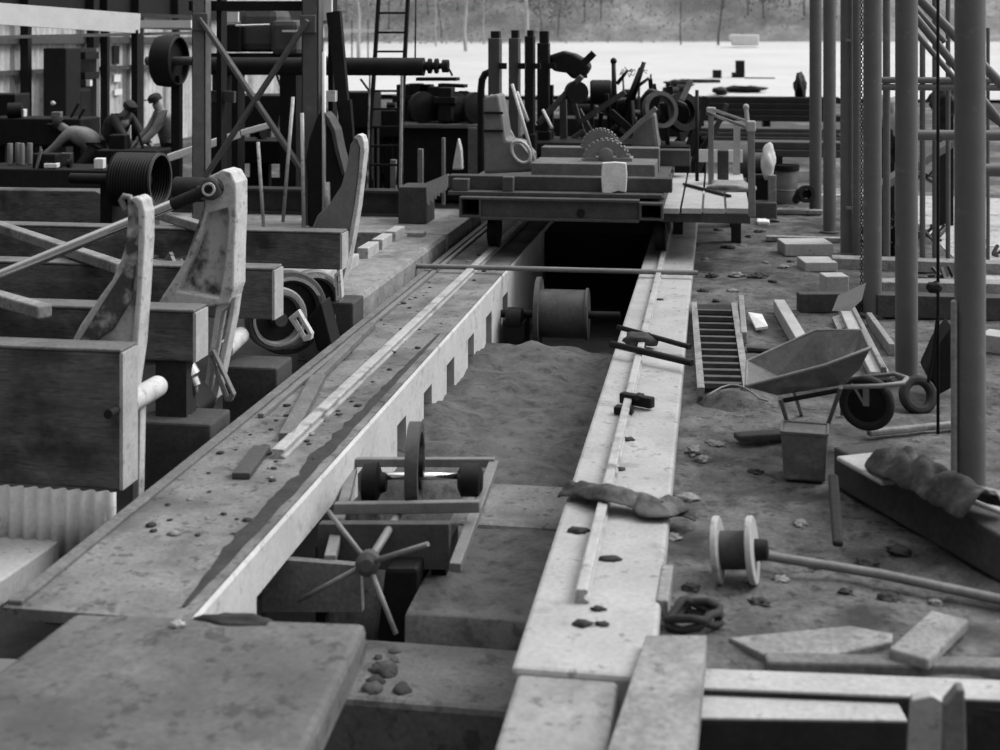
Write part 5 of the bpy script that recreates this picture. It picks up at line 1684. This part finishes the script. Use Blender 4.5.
for (u0, u1, v, h_, Y, m_, lab, nm) in ((750, 777, 203, .22, 19.0, 'irongrey', 'low grey steel box on the ground below the pump motor', 'steel_box'), (757, 770, 211, .04, 18.4, 'white', 'small white chip on the ground near the deck corner', 'white_scrap')):
    a, b = P(u0, v, Y), P(u1, v, Y)
    tag(MB().span(a.x, b.x, Y, Y + .3, GZ - .02, GZ + h_).build(nm, M[m_], bevel=.02), lab, 'box')
timber('timber', 'thin pale timber on the ground running right from the pump motor', G(778, 210), G(822, 211), .1, .06, 'wood')

# ------------------------------------------------------------------ dark skidway behind on the right
def long_stack(label, u0, u1, v0, v1, Y, seed, m='wooddark', n=4):
    a, b = P(u0, v0, Y), P(u1, v1, Y)
    t = thing('log_skidway', label, 'skidway', V(((a.x + b.x) / 2, Y, -.06)))
    r = random.Random(seed)
    zh = a.z - b.z
    for k in range(n):
        z0 = b.z + zh * k / n
        MB().span(a.x + r.uniform(-.2, .2), b.x + r.uniform(-.2, .2), Y + .04 * k, Y + .04 * k + .5, z0, z0 + zh / n * .99).build('timber', M[m], t, bevel=.015)
    mb = MB()
    x = a.x + .2
    while x < b.x:
        mb.span(x - .07, x + .07, Y + .1, Y + 1, -.06, b.z + zh * .6)
        x += 1.3
    mb.build('supports', M['iron'], t)
    return t


long_stack('long black skidway of timbers across the yard behind the pump', 690, 835, 97, 122, 27, 1, 'woodblack', 4)
long_stack('middle grey skidway timbers in front of the black skidway', 690, 850, 128, 142, 23.5, 2, 'wooddark', 3)
long_stack('lower grey skidway timbers nearest the pump', 758, 840, 142, 158, 20.8, 3, 'wooddark', 2)
def fieldpt(u, v):
    d = 20.0
    while d < 118:
        q = D(u, v, d)
        if q.z <= (fieldz(q.x, q.y) if q.y > 54 else -.06):
            return q, d
        d += .1
    return D(u, v, 100), 100


for (u, v, w_, h_, d, m_, lab, nm) in ((717, 74, 9, 8, 52, 'iron', 'left small dark box standing on the pale field', 'field_box'), (740, 69, 9, 17, 52, 'iron', 'right taller dark box standing on the pale field', 'field_box'), (800, 88, 12, 32, 27, 'iron', 'dark hunched bundle standing left of the farthest post', 'dark_bundle'), (678, 84, 26, 8, 34, 'iron', 'low dark scrap pile on the field behind the forked levers', 'scrap_pile'), (700, 81, 40, 4, 45, 'iron', 'long low dark log lying across the pale field', 'dark_log'), (745, 89, 40, 7, 38, 'iron', 'dark flat pile at the edge of the pale field', 'scrap_pile'), (720, 91, 14, 8, 36, 'iron', 'rounded dark heap at the near edge of the field', 'scrap_pile'), (760, 78, 30, 1.5, 50, 'irongrey', 'thin grey pole lying across the pale field', 'dark_log')):
    if nm != 'dark_bundle':
        q, d = fieldpt(u, v + h_ / 2)
    else:
        q = D(u, v + h_ / 2, d)
    s_ = d / F
    q = q + V((0, 0, h_ * s_ / 2))
    mb = MB()
    if nm in ('field_box',):
        mb.box(q, (w_ * s_, .5, h_ * s_))
        if h_ > 10:
            mb.box(q - V((.12, .05, h_ * s_ * .35)), (w_ * s_ * 1.3, .5, h_ * s_ * .3))
    elif nm == 'dark_log':
        mb.lathe(q - V((w_ * s_ / 2, 0, 0)), V((1, .05, 0)), [(0, h_ * s_ / 2), (w_ * s_, h_ * s_ / 2 * .8)], 12)
    else:
        mb.lump(q, (w_ * s_ / 2, .35, h_ * s_ / 2), int(u), .5, 3, freq=2.2)
    tag(mb.build(nm, M[m_]), lab, nm.split('_')[1])
tag(MB().box(D(745, 40, 100), (2.0, 1.2, .8)).box(D(735, 37, 100), (.9, 1.0, .4)).build('white_shed', M['white'], bevel=.1), 'small white shed at the foot of the wooded hill', 'shed')
q = D(357, 25, 90)
t = thing('white_fence', 'white horizontal board on dark stakes in front of the trees', 'fence', q)
MB().bar(D(333, 31, 60), D(375, 30.5, 60), .05, .16).build('rail', M['white'], t)
for u in (352, 368):
    MB().bar(D(u, 20, 60), D(u, 66, 60), .05, .05).build('stake', M['barkdark'], t)

# ------------------------------------------------------------------ trees
def gz(x, y):
    return fieldz(x, y) if y < 112 else 2 + (y - 112) * .45


def tree(name, label, u, d, hgt, seed, trunk='bark', leaf=None, r=.09, spread=1.6, n=240, lean=0, twig=True, group=None):
    rr_ = random.Random(seed)
    q = D(u, 39, d)
    base = V((q.x, q.y, gz(q.x, q.y) - .1))
    t = thing(name, label, 'tree', base, group)
    top = base + V((lean, 0, hgt))
    pts = []
    for k in range(7):
        f = k / 6
        pts.append(base.lerp(top, f) + V((.25 * r * 10 * noise.noise(V((seed, f * 3, 0))), 0, 0)))
    mb = MB()
    mb.tube(pts, [r * (1 - .75 * k / 6) for k in range(7)], 7)
    mb.build('trunk', M[trunk], t)
    mb = MB()
    ends = []
    for k in range(16):
        f = rr_.uniform(.3, .97)
        p = base.lerp(top, f)
        a = rr_.uniform(0, 6.28)
        L_ = spread * rr_.uniform(.5, 1.1) * (1.15 - f * .6)
        e = p + V((math.cos(a) * L_, math.sin(a) * L_, L_ * rr_.uniform(.2, .9)))
        ends.append(e)
        mb.tube([p, p.lerp(e, .5) + V((0, 0, .08)), e], [r * .35, r * .22, r * .1], 4)
    mb.build('branches', M[trunk], t)
    if leaf:
        mb = MB()
        for k in range(n):
            e = rr_.choice(ends)
            p = e + V((rr_.gauss(0, .45), rr_.gauss(0, .45), rr_.gauss(0, .45)))
            s_ = rr_.uniform(.08, .2)
            d1 = V((rr_.gauss(0, 1), rr_.gauss(0, 1), rr_.gauss(0, 1))).normalized() * s_
            d2 = d1.orthogonal().normalized() * s_ * .7
            mb.face([mb.bm.verts.new(p + d1), mb.bm.verts.new(p + d2), mb.bm.verts.new(p - d1), mb.bm.verts.new(p - d2)])
        mb.build('foliage', M[leaf], t)
    return t


k = 0
for u in list(range(318, 845, 14)) + list(range(862, 1020, 22)):
    d = rng.uniform(112, 126)
    tree('hazy_tree', 'hazy grey slender tree in the woods beyond the pale field', u + rng.uniform(-5, 5), d, rng.uniform(4.5, 7), 100 + k, 'leafdark' if k % 3 else 'barkdark', 'leaf' if k % 2 else 'leafdark', rng.uniform(.05, .09), 1.7, 420, rng.uniform(-.4, .4), group='trees beyond the pale field')
    k += 1
tree('bare_tree', 'white bare trunk standing just left of the tall carriage posts', 466, 96, 9, 301, 'bark', None, .14, .5)
tree('bare_tree', 'white bare trunk rising behind the third tall carriage post', 527, 92, 9, 302, 'bark', None, .16, .5)
tree('bare_tree', 'white bare trunk between the tower and the ladder', 359, 80, 9, 303, 'bark', None, .13, .4)
tree('bare_tree', 'dark crooked trunk on the hill foot right of centre', 718, 104, 6, 304, 'barkdark', None, .09, .6, lean=.6)
tree('bare_tree', 'dark thin straight trunk left of the dark crooked trunk', 681, 106, 7, 305, 'barkdark', None, .06, .3)
tree('bare_tree', 'pale thin trunk behind the ladder rungs', 436, 104, 8, 306, 'bark', None, .07, .4)
tree('bare_tree', 'pale thin trunk right of the white trunk near carriage posts', 484, 108, 8, 307, 'bark', None, .07, .6)
# brush as uncountable stuff
mb = MB()
for i in range(16000):
    u = rng.uniform(300, 1030)
    d = rng.uniform(110, 140)
    q = D(u, 39, d)
    z = gz(q.x, q.y) + rng.uniform(0, 4.5) * rng.random()
    p = V((q.x, q.y, z))
    s_ = rng.uniform(.06, .2)
    d1 = V((rng.gauss(0, 1), rng.gauss(0, 1), rng.gauss(0, 1))).normalized() * s_
    d2 = d1.orthogonal().normalized() * s_ * .6
    mb.face([mb.bm.verts.new(p + d1), mb.bm.verts.new(p + d2), mb.bm.verts.new(p - d1), mb.bm.verts.new(p - d2)])
o = mb.build('brushwood', M['leaf'])
tag(o, 'tangled pale brush covering the hillside beyond the field', 'brush', kind='stuff')
